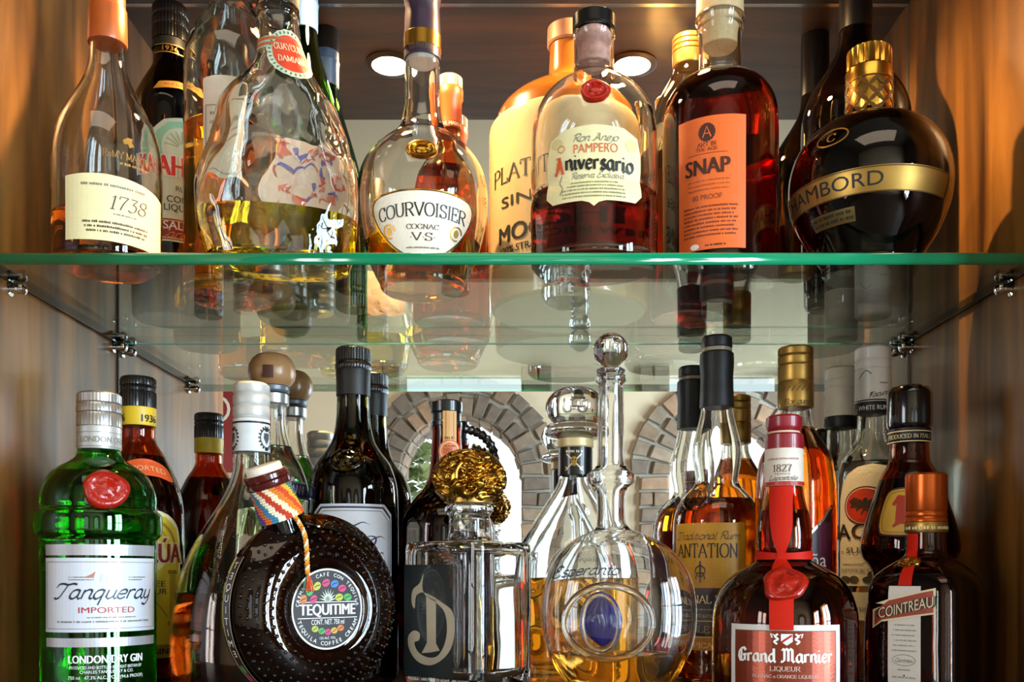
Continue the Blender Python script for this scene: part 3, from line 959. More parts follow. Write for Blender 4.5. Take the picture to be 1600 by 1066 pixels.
def band(b, name, py0, py1, mat, off=0.0004, parent=None, seg=72, a0=None, a1=None, front=False):
    """a paper or foil band that follows the bottle between two heights; a0..a1 in degrees from the front"""
    z0, z1 = (b.zc(py0), b.zc(py1)) if not front else (b.front(b.cx, py0)[1], b.front(b.cx, py1)[1])
    n = max(2, int(abs(z0 - z1) / 0.003) + 1)
    full = a0 is None
    A = [2 * pi * k / seg for k in range(seg)] if full else [radians(a0 + (a1 - a0) * k / seg) for k in range(seg + 1)]
    v, f = [], []
    for i in range(n + 1):
        z = z0 + (z1 - z0) * i / n
        for a in A:
            R = b.rad(z) * b.fac(a, b.sq(z)) + off
            v.append((R * sin(a), -R * cos(a), z))
    m = len(A)
    for i in range(n):
        for k in range(m if full else m - 1):
            f.append((i * m + k, i * m + (k + 1) % m, (i + 1) * m + (k + 1) % m, (i + 1) * m + k))
    return mesh_obj(name, v, f, mat, parent or b.root)


def cork(b, py0, py1, hw, mat, name='cork'):
    return b.cap(name, [(py0, hw), (py0 + 2, hw), (py1 - 1, hw * .97), (py1, hw * .93)], mat)


# ================================================================== UPPER ROW
# --- clear cognac bottle with an orange capsule
b = Bottle('cognac_bottle', 'clear cognac bottle with orange capsule and plain cream label low on its body', 'bottle', 168, 0.829, ZS,
           [(58, 25), (72, 26), (100, 27.5), (125, 34), (150, 45), (180, 61), (205, 71.5), (235, 78.5), (270, 80.5), (320, 80.5), (385, 80)], group=UP)
b.wall_top(G_CLEAR, 0.0026, 0.008)
b.fill(348, glass((0.90, 0.48, 0.16), 1.36, bump=0))
b.cap('capsule', [(-40, 26.5), (14, 26.5), (16, 28.5), (40, 29), (68, 29.5), (71, 28.5)], pbr('b85418', 0.4, 0.2, coat=0.3))
d = b.decal(172, 326)
tl = 60
d.poly([(-70, -50), (-35, -51), (0, -51), (30, -52), (62, -53), (100, -54), (100, 38), (80, 44), (50, 49), (20, 52), (-10, 53), (-40, 52), (-70, 50)], pbr('efe0a8', 0.55, vary=0.03))
d.text('1738', 28, 0, 21, BROWN_INK, 'italic', 58)
d.dashes(-42, 55, 34, 4, GREY_INK, 2, 5)
for i in range(3): d.dashes(-40 + 3 * i, 62 - 3 * i, -24 - 7 * i, 3.6, BROWN_INK, 2, 10 + i)
d.dashes(5, 40, -9, 2.5, GREY_INK, 2, 4)
d.build('label', b.root)
d = b.decal(196, 250)
d.text('R\u00c9MY MARTIN', 6, 0, 11, GOLD_INK, 'serif', 78, layer=0)
d.dashes(-8, 38, -9, 4, GOLD_INK, 0, 4)
d.poly([(-4, 30), (4, 36), (12, 36), (10, 30), (14, 24), (6, 20), (4, 26), (-2, 24)], GOLD_INK)
d.build('gilt_print', b.root, label='gilt emblem and lettering printed on the glass')

# --- coffee liqueur, salted caramel
b = Bottle('coffee_liqueur_bottle', 'dark coffee liqueur bottle with black cap and mint and red label, on the glass shelf', 'bottle', 266, 0.995, ZS,
           [(68, 24), (82, 25.5), (104, 26), (112, 29), (125, 36), (145, 46), (165, 53.5), (200, 56), (300, 56), (400, 56)], group=UP)
b.wall_top(glass((0.30, 0.10, 0.05), 1.48), 0.003)
b.fill(150, glass((0.25, 0.06, 0.03), 1.36, bump=0))
b.cap('cap', [(12, 25.5), (16, 27), (28, 27), (30, 25.5), (33, 27), (45, 27), (47, 25.5), (50, 27), (68, 27)], BLACK, knurl=36, depth=.03)
band(b, 'neck_band', 69, 83, BLACK_MATT, 0.001)
d = b.decal(266, 76); d.line([(-25, 6), (25, 6)], 1.5, GOLD_INK, 0); d.line([(-25, -6), (25, -6)], 1.5, GOLD_INK, 0); d.text('1936', 0, -3.5, 7, GOLD_INK, 'sans', 22, layer=0); d.build('neck_lettering', b.root, base=.0014)
d = b.decal(280, 136); d.poly([(-38, -8), (-30, 6), (0, 10), (30, 6), (38, -8), (0, -3)], GOLD_INK); d.dashes(-22, 22, 0, 4, BROWN_INK, 1, 3); d.build('neck_label', b.root)
d = b.decal(284, 285)
MINT = pbr('cfe0cf', 0.5, vary=0.05)
d.poly([(-52, -95), (52, -95), (52, 55), (44, 78), (26, 94), (0, 100), (-26, 94), (-44, 78), (-52, 55)], MINT)
d.poly([(-48, 20), (48, 20), (46, 55), (36, 76), (20, 90), (0, 94), (-20, 90), (-36, 76), (-46, 55)], pbr('8fcfb4', 0.5), 1)
d.ell(0, 52, 30, 32, MINT, 2); 
for i in range(9):
    a = pi * (i + .5) / 9
    d.line([(6 * cos(a), 52 + 6 * sin(a)), (26 * cos(a), 52 + 26 * sin(a))], 2, pbr('a8b890', 0.6), 3)
d.text('KAHL\u00daA', 4, 5, 34, WHITE_INK, 'sans', 124, layer=4, bold=.09)
d.text('KAHL\u00daA', 4, 7, 30, pbr('cf2418', 0.45), 'sans', 116, layer=5, bold=.03)
d.text('RUM', 2, -16, 8, BROWN_INK, 'sans', 22); d.text('COFFEE', 2, -34, 10, BROWN_INK, 'sans', 48, bold=.01); d.text('LIQUEUR', 2, -47, 10, BROWN_INK, 'sans', 56, bold=.01)
d.rect(-52, -92, 52, -60, pbr('8f2418', 0.5), 2)
d.line([(-52, -63), (52, -63)], 1.2, CREAM, 3); d.line([(-52, -90), (52, -90)], 1.2, CREAM, 3)
d.text('SALTED', 4, -76, 12, WHITE_INK, 'sans', 62, layer=4, bold=.02); d.text('Caramel', 0, -89, 13, pbr('c98a5a', .5), 'script', 74, layer=4)
d.build('label', b.root)

# --- clear whiskey bottle, half full
b = Bottle('whiskey_bottle', 'tall clear whiskey bottle half full of amber, behind the sculpted bottle', 'bottle', 362, 0.92, ZS,
           [(-90, 25), (-30, 26), (0, 30), (25, 40), (45, 52), (65, 62), (88, 69), (115, 71.5), (150, 72), (250, 72), (400, 72)], group=UP)
b.wall_top(G_WATER, 0.003, 0.008)
b.fill(210, glass((0.97, 0.62, 0.22), 1.36, bump=0))
b.cap('cap', [(-120, 27), (-60, 27)], BLACK_MATT)
d = b.decal(355, 190)
d.poly([(-38, -90), (38, -90), (38, 68), (20, 72), (-20, 72), (-38, 68)], pbr('d2c8b4', 0.6))
d.rect(8, 30, 34, 62, pbr('5b564c', 0.6), 1)
d.frame(-34, -84, 34, 26, 1.5, GREY_INK, 1)
for i in range(3): d.dashes(-26, 26, 10 - 14 * i, 5, GREY_INK, 2, i)
d.build('label', b.root)

# --- sculpted figure bottle
DAM = thing('sculpted_liqueur_bottle', 'sculpted clear glass bottle shaped like a crouching figure with yellow liqueur', 'bottle', at(436, 430, 0.838) * 1.0, 0, UP)
DAM.location.z = ZS
DAM.rotation_euler.z = atan2(-DAM.location.x, 0.838)
dk = 0.838 / FPX
dzc = lambda py: CAM_Z + (AY - py) * dk - ZS
# (py, left edge px, right edge px, depth radius px)
DP = [(18, 401, 466, 33), (30, 403, 468, 33), (34, 405, 466, 31), (50, 406, 468, 32), (80, 404, 472, 34), (105, 398, 482, 38), (125, 383, 494, 43), (145, 362, 508, 48), (170, 348, 523, 53), (200, 341, 534, 58),
      (235, 331, 545, 62), (265, 319, 553, 66), (300, 311, 557, 69), (335, 310, 557, 70), (370, 316, 555, 69), (400, 325, 550, 66), (418, 334, 544, 61), (426, 342, 538, 56)]
DD = catmull(DP, 5)
LUMPS = [(437, 188, 40, 46, 9), (352, 215, 26, 55, 6), (372, 262, 22, 50, -7), (408, 290, 22, 60, 6), (520, 210, 26, 60, 7), (492, 250, 22, 55, -6), (470, 300, 50, 40, 6), (535, 290, 18, 70, 5), (385, 160, 16, 30, -5), (490, 165, 16, 30, -5), (440, 240, 26, 14, -6), (345, 330, 20, 40, 4)]


def dam_pt(i, th, inset=0.0, off=0.0):
    py, l, r, dep = DD[i]
    c, h = ((l + r) / 2 - 436) * dk, (r - l) / 2 * dk - inset
    dep = dep * dk - inset
    s, co = sin(th), cos(th)
    n_ = (abs(s) ** 2.3 + abs(co) ** 2.3) ** (-1 / 2.3)
    x, y, z = c + h * s * n_, -dep * co * n_, dzc(py)
    if py > 95 and not inset:
        pxl = 436 + x / dk
        fold = 0.0
        if co > -0.35:
            for cx_, cy_, rx_, ry_, a_ in LUMPS:
                fold += .62 * a_ * dk * math.exp(-((pxl - cx_) / rx_) ** 2 - ((py - cy_) / ry_) ** 2)
            if py < 400:
                fold += 0.45 * dk * sin((pxl * .9 + py * .55) * .16) * min(1, (py - 95) / 60) * min(1, (400 - py) / 40)
        fold += 1.5 * dk * max(0, min(1, (pxl - 452) / 40)) * noise.noise(Vector(((x + .5 * z) * 190, y * 90, (z - .5 * x) * 60))) * (py > 150)
        fold += 2.0 * dk * noise.noise(Vector((x * 42, y * 42, z * 30))) + 0.8 * dk * noise.noise(Vector((x * 130, y * 130, z * 70)))
        x += s * fold; y -= co * fold
    return Vector((x + s * off, y - co * off, z))


SEG = 112
g = Geo()
nD = len(DD)
outer = [[dam_pt(i, 2 * pi * k / SEG) for k in range(SEG)] for i in range(nD)]
inner = [[dam_pt(i, 2 * pi * k / SEG, 0.0036) for k in range(SEG)] for i in range(nD) if dzc(DD[i][0]) > 0.012]
v = [p for row in [r for r in outer[::-1]] + inner for p in row]
nr = len(v) // SEG
f = [(i * SEG + k, i * SEG + (k + 1) % SEG, (i + 1) * SEG + (k + 1) % SEG, (i + 1) * SEG + k) for i in range(nr - 1) for k in range(SEG)]
f += [tuple(range(SEG)), tuple((nr - 1) * SEG + k for k in range(SEG))]
mesh_obj('glass_body', v, f, glass((0.985, 0.99, 0.97), 1.48, bump=0.2, bscale=30), DAM, sharp=50)
li = [i for i in range(nD) if 0.011 < dzc(DD[i][0]) and DD[i][0] >= 336]
rows = [[dam_pt(i, 2 * pi * k / SEG, 0.0034) for k in range(SEG)] for i in li]
v = [p for r in rows for p in r]
nr = len(rows)
f = [(i * SEG + k, i * SEG + (k + 1) % SEG, (i + 1) * SEG + (k + 1) % SEG, (i + 1) * SEG + k) for i in range(nr - 1) for k in range(SEG)]
f += [tuple(range(SEG)), tuple((nr - 1) * SEG + k for k in range(SEG))]
mesh_obj('liquid', v, f, glass((1.0, 0.88, 0.22), 1.36, bump=0), DAM, sharp=50)
g = Geo().lathe([(0, dzc(-30)), (32 * dk, dzc(-30)), (33 * dk, dzc(-28)), (33 * dk, dzc(16)), (30 * dk, dzc(18)), (0, dzc(18))], 48)
co_ = g.obj('cap', BLACK_MATT, DAM); co_.location.x = (434 - 436) * dk


def dam_surf(th0, py0):
    def fn(x, z, off):
        py = AY - (z + ZS - CAM_Z) / dk
        i = min(range(nD), key=lambda j: abs(DD[j][0] - py))
        j = min(nD - 2, i) if DD[i][0] <= py else max(0, i - 1)
        t = max(0, min(1, (py - DD[j][0]) / (DD[j + 1][0] - DD[j][0])))
        wdt = (DD[i][2] - DD[i][1] + 2 * DD[i][3]) / 4 * dk
        th = th0 + x / wdt
        return dam_pt(j, th, off=off + .0006).lerp(dam_pt(j + 1, th, off=off + .0006), t)
    return fn


d = Decal(dam_surf(radians(20), 88), dk * .93, dzc(103))
d.poly([(36 * cos(2 * pi * k / 40) * (1 + .03 * (k % 2)), 42 * sin(2 * pi * k / 40) * (1 + .03 * (k % 2))) for k in range(40)], pbr('b9c0a0', 0.5))
for k in range(32):
    a = 2 * pi * k / 32
    d.line([(30 * cos(a), 35.5 * sin(a)), (34 * cos(a), 40 * sin(a))], 2.4, pbr('4a6a4a', 0.5), 1)
d.ell(0, 0, 28, 33, pbr('c63a1c', 0.45), 1)
d.text('GUAYCURA', 0, 6, 11, CREAM, 'serif', 48, layer=3); d.text('DAMIANA', 0, -15, 10, CREAM, 'serif', 42, layer=3)
d.build('round_label', DAM)
d = Decal(dam_surf(radians(-28), 78), dk * .93, dzc(84)); d.rect(-26, -10, 26, 10, pbr('9fae92', 0.5)); d.rect(-26, -6, 26, -1, pbr('b5572c', .5), 1); d.rect(-26, 3, 26, 8, pbr('b5572c', .5), 1); d.build('neck_label', DAM)
# printed paper on the back, seen through the glass
d = Decal(dam_surf(pi - 0.45, 250), dk * .93, dzc(245))
rr = random.Random(5)
d.poly(catmull([(-62, -60), (0, -66), (58, -62), (66, 0), (44, 30), (30, 56), (-4, 46), (-40, 50), (-66, 0)], 4, True), pbr('f4d2bc', 0.6), 0)
for i in range(74):
    x, y = rr.uniform(-48, 48), rr.uniform(-55, 42)
    m_ = [pbr('d8482c', .5), pbr('e87a60', .5), pbr('7a68b0', .5), pbr('f0c8b8', .5), pbr('f0d8c8', .5)][i % 5]
    a = rr.uniform(0, 3)
    d.line([(x, y), (x + 9 * cos(a), y + 9 * sin(a)), (x + 18 * cos(a + .8), y + 16 * sin(a + .8))], rr.uniform(4, 9), m_, 1 + i % 4, smooth=True, taper=True)
d.build('back_label', DAM, base=.0016, step=-.0003, label='pink and red printed label on the back of the bottle')

# --- green bottle with blue band
b = Bottle('green_bottle', 'green glass bottle with blue neck band, half hidden behind the sculpted bottle', 'bottle', 475, 0.997, ZS,
           [(-40, 19), (20, 19.5), (50, 20), (75, 23), (105, 31), (140, 42), (180, 54), (225, 65), (265, 70), (300, 71), (400, 71)], group=UP)
b.wall_top(glass((0.20, 0.46, 0.10), 1.48), 0.0035)
b.cap('cap', [(-75, 19), (-70, 21.5), (-10, 21.5)], BLACK, knurl=30, depth=.03)
b.cap('neck_band', [(-10, 21.5), (6, 21.5), (8, 23), (12, 22), (48, 21.5), (50, 20.5)], pbr('2a4468', 0.45))

# --- round cognac bottle
b = Bottle('round_cognac_bottle', 'round-bellied clear cognac bottle with dark purple neck and oval gold-rimmed label', 'bottle', 660, 0.895, ZS,
           [(90, 25), (100, 26.5), (125, 27.5), (155, 28), (180, 30), (200, 35), (214, 46), (228, 63), (245, 80), (268, 94), (295, 101), (325, 102), (355, 98), (385, 91), (412, 82), (435, 72), (446, 66)], group=UP)
b.wall_top(G_CLEAR, 0.0028, 0.008)
b.fill(386, glass((0.98, 0.66, 0.20), 1.36, bump=0))
b.cap('capsule', [(-60, 25), (-6, 26), (0, 29), (8, 28), (12, 26.5), (30, 27.5), (57, 28.5), (95, 28.5)], pbr('2b1a2c', 0.35, coat=0.4))
bb = Geo().lathe([(28.6 * b.k, b.zc(58)), (29.6 * b.k, b.zc(59)), (29.6 * b.k, b.zc(81)), (28.6 * b.k, b.zc(82))], 64).obj('gold_band', GOLD, b.root)
d = b.decal(660, 70, r=29.6 * b.k); d.text('COURVOISIER', 0, -4, 8, BROWN_INK, 'serif', 44, layer=0); d.build('band_lettering', b.root)
cork(b, 88, 101, 24, pbr('cfc8be', .5))
d = b.decal(661, 342, wide=76)
def shield(k):
    return catmull([(-78 * k, 22 * k), (-70 * k, 35 * k), (-40 * k, 42 * k), (0, 44 * k), (40 * k, 42 * k), (70 * k, 35 * k), (78 * k, 22 * k), (72 * k, -8 * k), (52 * k, -38 * k), (28 * k, -54 * k), (0, -58 * k), (-28 * k, -54 * k), (-52 * k, -38 * k), (-72 * k, -8 * k)], 4, True)
d.poly(shield(1.0), GOLD); d.poly(shield(.955), pbr('4a3a22', .5), 1); d.poly(shield(.925), pbr('efe2cc', 0.55, vary=0.03), 2)
d.text('COURVOISIER', 0, 4, 19, BLACK_INK, 'serif', 126, layer=4, arch=5)
d.text('COGNAC', 0, -15, 7, BROWN_INK, 'serif', 46, layer=4); d.text('\u00b7V\u00b7S\u00b7', 0, -31, 11, BROWN_INK, 'serif', 38, layer=4)
for sx in (-1, 1):
    d.line([(sx * 50 + 9 * cos(a), -16 + 10 * sin(a)) for a in [2 * pi * k / 16 for k in range(14)]], 2.4, GOLD_INK, 4)
    d.ell(sx * 50, -16, 4, 6, GOLD_INK, 4)
d.dashes(-26, 26, -42, 2.4, GREY_INK, 4, 7)
d.build('label', b.root)
seal(b, 659, 233, 24, 16, GOLD, 'gold_medallion', wobble=0)

# --- small brandy bottle
b = Bottle('brandy_bottle', 'amber brandy bottle with orange neck sleeve and ribbed silver cap, behind the round cognac bottle', 'bottle', 703, 1.01, ZS,
           [(190, 15), (203, 16), (220, 18), (238, 26), (255, 38), (275, 50), (300, 56), (340, 57.5), (440, 57.5)], group=UP)
b.wall_top(glass((0.93, 0.80, 0.55), 1.48), 0.003)
b.fill(275, glass((0.92, 0.48, 0.12), 1.36, bump=0))
b.cap('cap', [(122, 18), (125, 20), (140, 20)], pbr('8f8b85', 0.4, 0.5), knurl=30, depth=.05)
b.cap('neck_sleeve', [(140, 20), (143, 21), (156, 21), (161, 18.5), (203, 18.5)], pbr('b0480a', 0.4, coat=0.2))
d = b.decal(703, 192, r=18.6 * b.k); d.rect(-26, -5, 26, 5, pbr('7a2a10', 0.5)); d.text('PAUL MASSON', 2, -2.6, 5.4, CREAM, 'sans', 40, layer=1, bold=.02); d.build('sleeve_band', b.root)

# --- stoneware jug
b = Bottle('stoneware_jug', 'cream and tan stoneware whiskey jug with black lettering and light brown stopper', 'bottle', 889, 0.97, ZS,
           [(70, 30), (100, 31), (124, 33), (132, 38), (140, 52), (152, 75), (168, 97), (184, 110), (200, 116), (206, 118), (208, 122), (214, 124), (260, 124.5), (400, 124.5), (478, 122)], group=UP, r_base=121)
zt = b.zc(207)
P = b.prof
lo_ = [(r, z) for r, z, k in P if z <= zt]; hi_ = [(r, z) for r, z, k in P if z >= zt - .001]
Geo().lathe([(0, lo_[-1][1])] + lo_[::-1] + [(0, lo_[0][1])], 80).obj('jug_body', pbr('cdb283', 0.25, coat=0.8, vary=0.05, nscale=20), b.root)
Geo().lathe([(0, hi_[-1][1])] + hi_[::-1] + [(0, hi_[0][1])], 80).obj('jug_shoulder', pbr('824a14', 0.22, coat=0.9, vary=0.15, nscale=25), b.root)['label'] = 'glazed tan shoulder'
b.cap('stopper', [(44, 30), (47, 33.5), (72, 34), (75, 32)], pbr('805438', 0.5))
d = b.decal(889, 300, maxlen=.006)
d.text('PLATTE VALLEY', -8, 36, 26, BLACK_INK, 'serif', 286, layer=0)
d.text('SINCE 1856', -8, -5, 17, BLACK_INK, 'sans', 236, layer=0, bold=.01)
d.text('MOONSHINE', -8, -62, 27, BLACK_INK, 'sans', 250, layer=0, bold=.03)
d.text('100% STRAIGHT CORN WHISKEY', -8, -80, 11, BLACK_INK, 'sans', 244, layer=0, bold=.02)
d.build('lettering', b.root)

# --- round-shouldered rum with red seal
b = Bottle('aged_rum_bottle', 'round-shouldered clear rum bottle with red wax seal, black cap and cream label', 'bottle', 928, 0.832, ZS,
           [(50, 31), (54, 33.5), (58, 33.5), (64, 31.5), (100, 31.5), (116, 33), (124, 40), (138, 60), (155, 78), (178, 91), (205, 97), (240, 98.5), (300, 98.5), (309, 96.5), (315, 96.5), (324, 99), (380, 98.5)], sy=.86, group=UP)
for i, p in enumerate(b.prof):
    zz = p[1]
    b.prof[i] = (p[0], zz, max(0.0, min(1.0, (b.zc(118) - zz) / .03)))
b.wall_top(G_CLEAR, 0.003, 0.01)
b.fill(312, glass((0.52, 0.07, 0.045), 1.36, bump=0))
b.cap('cap', [(26, 31), (29, 33.5), (48, 33.5), (50, 32)], BLACK)
cork(b, 50, 104, 26, pbr('c08f80', .6, vary=.25, nscale=250))
seal(b, 930, 142, 26, 19, WAX)
d = b.decal(928, 256, wide=72)
LBL = pbr('e9dca4', 0.55, vary=0.04)
d.poly([(-82, -45), (-80, 20), (-74, 45), (-50, 58), (0, 62), (50, 58), (74, 45), (80, 20), (82, -45), (70, -57), (20, -57), (8, -60), (0, -66), (-8, -60), (-20, -57), (-70, -57)], LBL)
d.text('\u2020Ron \u2020A\u00f1ejo'.replace('\u00f1', 'n'), 2, 36, 12, GREY_INK, 'script', 74); 
d.text('PAMPERO', 3, 18, 14, pbr('d86a3a', .5), 'sans', 72)
d.text('\u2020A', -57, -11, 27, pbr('d8531c', .5), 'black', 17, layer=3); d.text('niversario', 10, -9, 25, BLACK_INK, 'black', 114, layer=3, slope=-.05)
d.line([(-54, -14), (-58, -24), (-52, -34), (-56, -44)], 1.5, GREY_INK, 2, smooth=True); d.line([(-54, 22), (-60, 28), (-54, 34), (-48, 28), (-54, 22)], 1.2, ORANGE_INK, 2, smooth=True)
d.text('\u2020Reserva \u2020Exclusiva', 6, -21, 9, GREY_INK, 'script', 88)
for i in range(5): d.dashes(-38 - 6 * (i > 0) - 8 * (i > 1), 40 + 8 * (i > 0) + 4 * (i > 1), -29 - 5.6 * i, 2.6, pbr('8f8a5e', .6), 2, 20 + i)
d.ell(-62, 38, 10, 8, pbr('d8c88a', .6), 1); d.ell(62, 32, 10, 10, pbr('d8c88a', .6), 1)
d.build('label', b.root)

# --- gold-capped bottle at the back
b = Bottle('gold_capped_bottle', 'clear bottle with ridged gold screw cap, behind the orange-labelled bottle', 'bottle', 1076, 0.99, ZS,
           [(90, 21), (100, 22), (116, 25), (128, 31), (142, 39), (160, 48), (185, 56), (215, 60), (300, 60), (420, 60)], group=UP)
b.wall_top(glass((0.97, 0.94, 0.85), 1.48), 0.003)
b.fill(250, glass((0.80, 0.24, 0.08), 1.36, bump=0))
b.cap('cap', [(60, 24), (63, 25.5), (68, 25.5), (69, 24), (71, 25.5), (76, 25.5), (77, 24), (79, 25.5), (84, 25.5), (85, 24), (87, 25.5), (104, 25), (106, 24)], GOLD_DULL)

# --- orange-labelled bottle
b = Bottle('spice_liqueur_bottle', 'dark red liqueur bottle with tall rectangular orange label and pale cork', 'bottle', 1125, 0.885, ZS,
           [(27, 35), (31, 38.5), (36, 37), (42, 35), (47, 36), (53, 33.5), (75, 32.5), (100, 32.5), (117, 33.5), (123, 42), (131, 57), (142, 70), (156, 80), (172, 86), (195, 88.5), (300, 88.5), (430, 88)], group=UP)
b.wall_top(G_CLEAR, 0.003, 0.01)
b.fill(143, glass((0.44, 0.075, 0.045), 1.36, bump=0))
b.cap('cork_stopper', [(-60, 34), (-20, 36), (26, 36.5), (28, 35)], CORK_PALE)
cork(b, 29, 76, 27.5, CORK_PALE, 'cork_shank')
ORG = pbr('ec6a24', 0.5, vary=0.04)
DRK = pbr('4a1d10', 0.5, vary=0)
d = b.decal(1110, 285, wide=52)
d.rect(-52, -104, 52, 104, ORG)
d.poly([(-5 + 12 * (1 + .07 * (k % 2)) * cos(2 * pi * k / 36), 79 + 14 * (1 + .07 * (k % 2)) * sin(2 * pi * k / 36)) for k in range(36)], DRK, 1)
d.line([(-11, 71), (-5, 88), (1, 71)], 2, ORG, 2); d.line([(-8, 77), (-2, 77)], 1.5, ORG, 2)
d.text('ART IN', -5, 57, 6.5, DRK, 'serif', 28); d.text('THE AGE', -5, 50, 5, DRK, 'serif', 32)
d.line([(-35, 46), (25, 46)], .8, DRK, 1)
d.text('SNAP', -5, 14, 24, DRK, 'sans', 66, bold=.03)
for i in range(3): d.dashes(-34, 28, 3 - 7 * i, 2.4, pbr('b8501c', .5), 1, i)
d.text('80 PROOF', -5, -26, 8, pbr('8a3a18', .5), 'sans', 44)
for i in range(8): d.dashes(-42, 40 - 3 * (i % 3), -38 - 6.4 * i, 3, pbr('7a3016', .5), 1, 40 + i)
d.ell(-24, -98, 7, 4.5, WHITE_INK, 1); d.dashes(-8, 22, -99, 3, DRK, 1, 3)
d.build('label', b.root)

# --- tall dark bottle in the corner
b = Bottle('dark_wine_bottle', 'tall dark brown bottle with long neck, standing behind the orb-shaped bottle', 'bottle', 1337, 0.986, ZS,
           [(-60, 22), (20, 23.5), (60, 25), (82, 30), (105, 42), (128, 57), (150, 70), (175, 79), (205, 82.5), (300, 82.5), (430, 82.5)], group=UP)
b.wall_top(glass((0.30, 0.22, 0.12), 1.48), 0.0035)
b.fill(180, glass((0.22, 0.08, 0.05), 1.36, bump=0))
b.cap('capsule', [(-75, 22), (-72, 24), (-10, 24.5), (30, 25), (50, 25.6)], BLACK)

# --- orb-shaped raspberry liqueur
b = Bottle('orb_liqueur_bottle', 'round orb-shaped bottle of dark liqueur with gold band and tall gold crown cap', 'bottle', 1358, 0.85, ZS,
           [(165, 33), (181, 34), (187, 42), (195, 58), (206, 78), (222, 97), (245, 112), (270, 120), (295, 122), (322, 119), (350, 110), (378, 97), (402, 82), (418, 72)], group=UP)
b.wall_top(glass((0.97, 0.92, 0.86), 1.48), 0.003, 0.008)
b.fill(212, glass((0.10, 0.012, 0.03), 1.36, bump=0))
b.cap('crown_cap', [(80, 32), (82, 33.5), (110, 34), (112, 35)], GOLD, knurl=22, depth=.07)
b.cap('cap_collar', [(112, 35), (114, 35.5), (176, 35.5), (180, 34)], GOLD)
d = b.decal(1358, 146, r=35.6 * b.k)
TAN_D = pbr('6a4616', 0.4, 0.6, vary=0)
for r_ in range(2):
    for c_ in range(-3, 4):
        cx_, cy_ = c_ * 24, 14 - 26 * r_
        for q in range(4):
            a = pi / 4 + q * pi / 2
            d.ell(cx_ + 10.5 * cos(a), cy_ + 11 * sin(a), 9.5, 3.2, TAN_D, 0, 14, rot=a + pi / 2 if False else a)
        d.poly([(cx_, cy_ + 3), (cx_ + 3, cy_), (cx_, cy_ - 3), (cx_ - 3, cy_)], TAN_D, 0)
d.rect(-75, -30, 75, -27, TAN_D, 0); d.rect(-75, 29, 75, 31, TAN_D, 0)
d.build('lattice', b.root)
gb = band(b, 'gold_band', 259, 300, GOLD_DULL, 0.0005, a0=-100, a1=64, seg=80, front=True)
d = b.decal(1276, 283, wide=70); d.z0 = (b.front(1358, 259)[1] + b.front(1358, 300)[1]) / 2; d.text('CHAMBORD', 0, -10, 20, BLACK_INK, 'sans', 196, layer=0); d.build('band_lettering', b.root, base=.0009)
for py in (260, 299): band(b, 'band_rim', py, py + 2, pbr('6a4a1c', .4, .6), 0.0008, a0=-100, a1=64, seg=80, front=True)
d = b.decal(1300, 343); d.rect(-37, -10, 37, 10, pbr('7a6332', 0.35, 0.6)); d.dashes(-34, 34, 2, 4.6, BLACK_INK, 1, 3); d.dashes(-34, 34, -6, 4.6, BLACK_INK, 1, 4); d.build('small_plate', b.root)
d = b.decal(1300, 215); 
d.line([(26 * cos(2 * pi * k / 24), 14 * sin(2 * pi * k / 24)) for k in range(24)], 2.5, GOLD_INK, 0, closed=True); d.text('C', 0, -7, 13, GOLD_INK, 'serif', 16, layer=0); d.build('gilt_monogram', b.root)

# ================================================================== LOWER ROW
Z0 = 0.0002
# --- green gin bottle
b = Bottle('gin_bottle', 'green gin bottle with red seal and white label between two silver bands', 'bottle', 155, 0.83, Z0,
           [(700, 31), (706, 32), (714, 34), (722, 42), (732, 58), (744, 71), (760, 80), (780, 84.5), (798, 85), (803, 90), (809, 92), (832, 92), (838, 90), (843, 86), (850, 85), (1040, 84), (1090, 83)], group=LOW)
b.wall_top(glass((0.26, 0.80, 0.28), 1.48), 0.003, 0.01)
b.fill(742, glass((0.7, 0.98, 0.7), 1.36, bump=0))
b.cap('cap', [(616, 31), (619, 33), (631, 33), (633, 31.5), (636, 33), (646, 33.2), (648, 31.5), (651, 33), (668, 33)], SILVER, knurl=40, depth=.015)
b.cap('cap_skirt', [(668, 32), (670, 32.6), (701, 32.6), (704, 31.6)], pbr('d6d3cd', 0.35, 0.6))
d = b.decal(160, 686, r=32.8 * b.k); d.text('LONDON DRY', 3, -5, 9, GREY_INK, 'sans', 74, layer=0, bold=.01); d.line([(-50, 11), (50, 11)], 1, GREY_INK, 0); d.line([(-50, -11), (50, -11)], 1, GREY_INK, 0); d.build('skirt_lettering', b.root)
seal(b, 166, 764, 33, 30, WAX, lift=.006)
ring_g = Geo()
d = b.decal(163, 930, wide=78)
FOIL = pbr('cfccd0', 0.35, 0.55)
d.rect(-80, 62, 79, 79, FOIL); d.rect(-80, -58, 79, 58, pbr('d8d8e0', 0.4, coat=.7, vary=0.02)); d.rect(-79, -81, 78, -67, FOIL)
d.frame(-77, -53, 76, 52, .9, GREY_INK, 1)
d.text('\u2020Tanqueray', 0, -6, 24, pbr('23303a', 0.4, vary=0), 'script', 128)
d.text('IMPORTED', 4, -28, 9, RED_INK, 'sans', 68)
for x0, x1, y in ((-42, -12, 27), (-42, -12, 23), (30, 56, 27), (30, 50, 23)): d.dashes(x0, x1, y, 1.8, GREY_INK, 2, int(y))
CRS = pbr('c4c6d2', .4, .2); d.ell(10, 29, 7, 9, CRS, 2); d.line([(-4, 20), (-2, 34), (4, 26), (10, 42), (16, 26), (22, 34), (24, 20), (-4, 20)], 2.5, CRS, 2)
d.poly([(-22, 28), (-14, 33), (-10, 37), (-12, 29)], pbr('c87a5a', .5), 2)
d.dashes(-20, 40, -36, 2, GREY_INK, 2, 3); d.dashes(-58, 62, -43, 3, GREY_INK, 2, 9)
d.build('label', b.root)
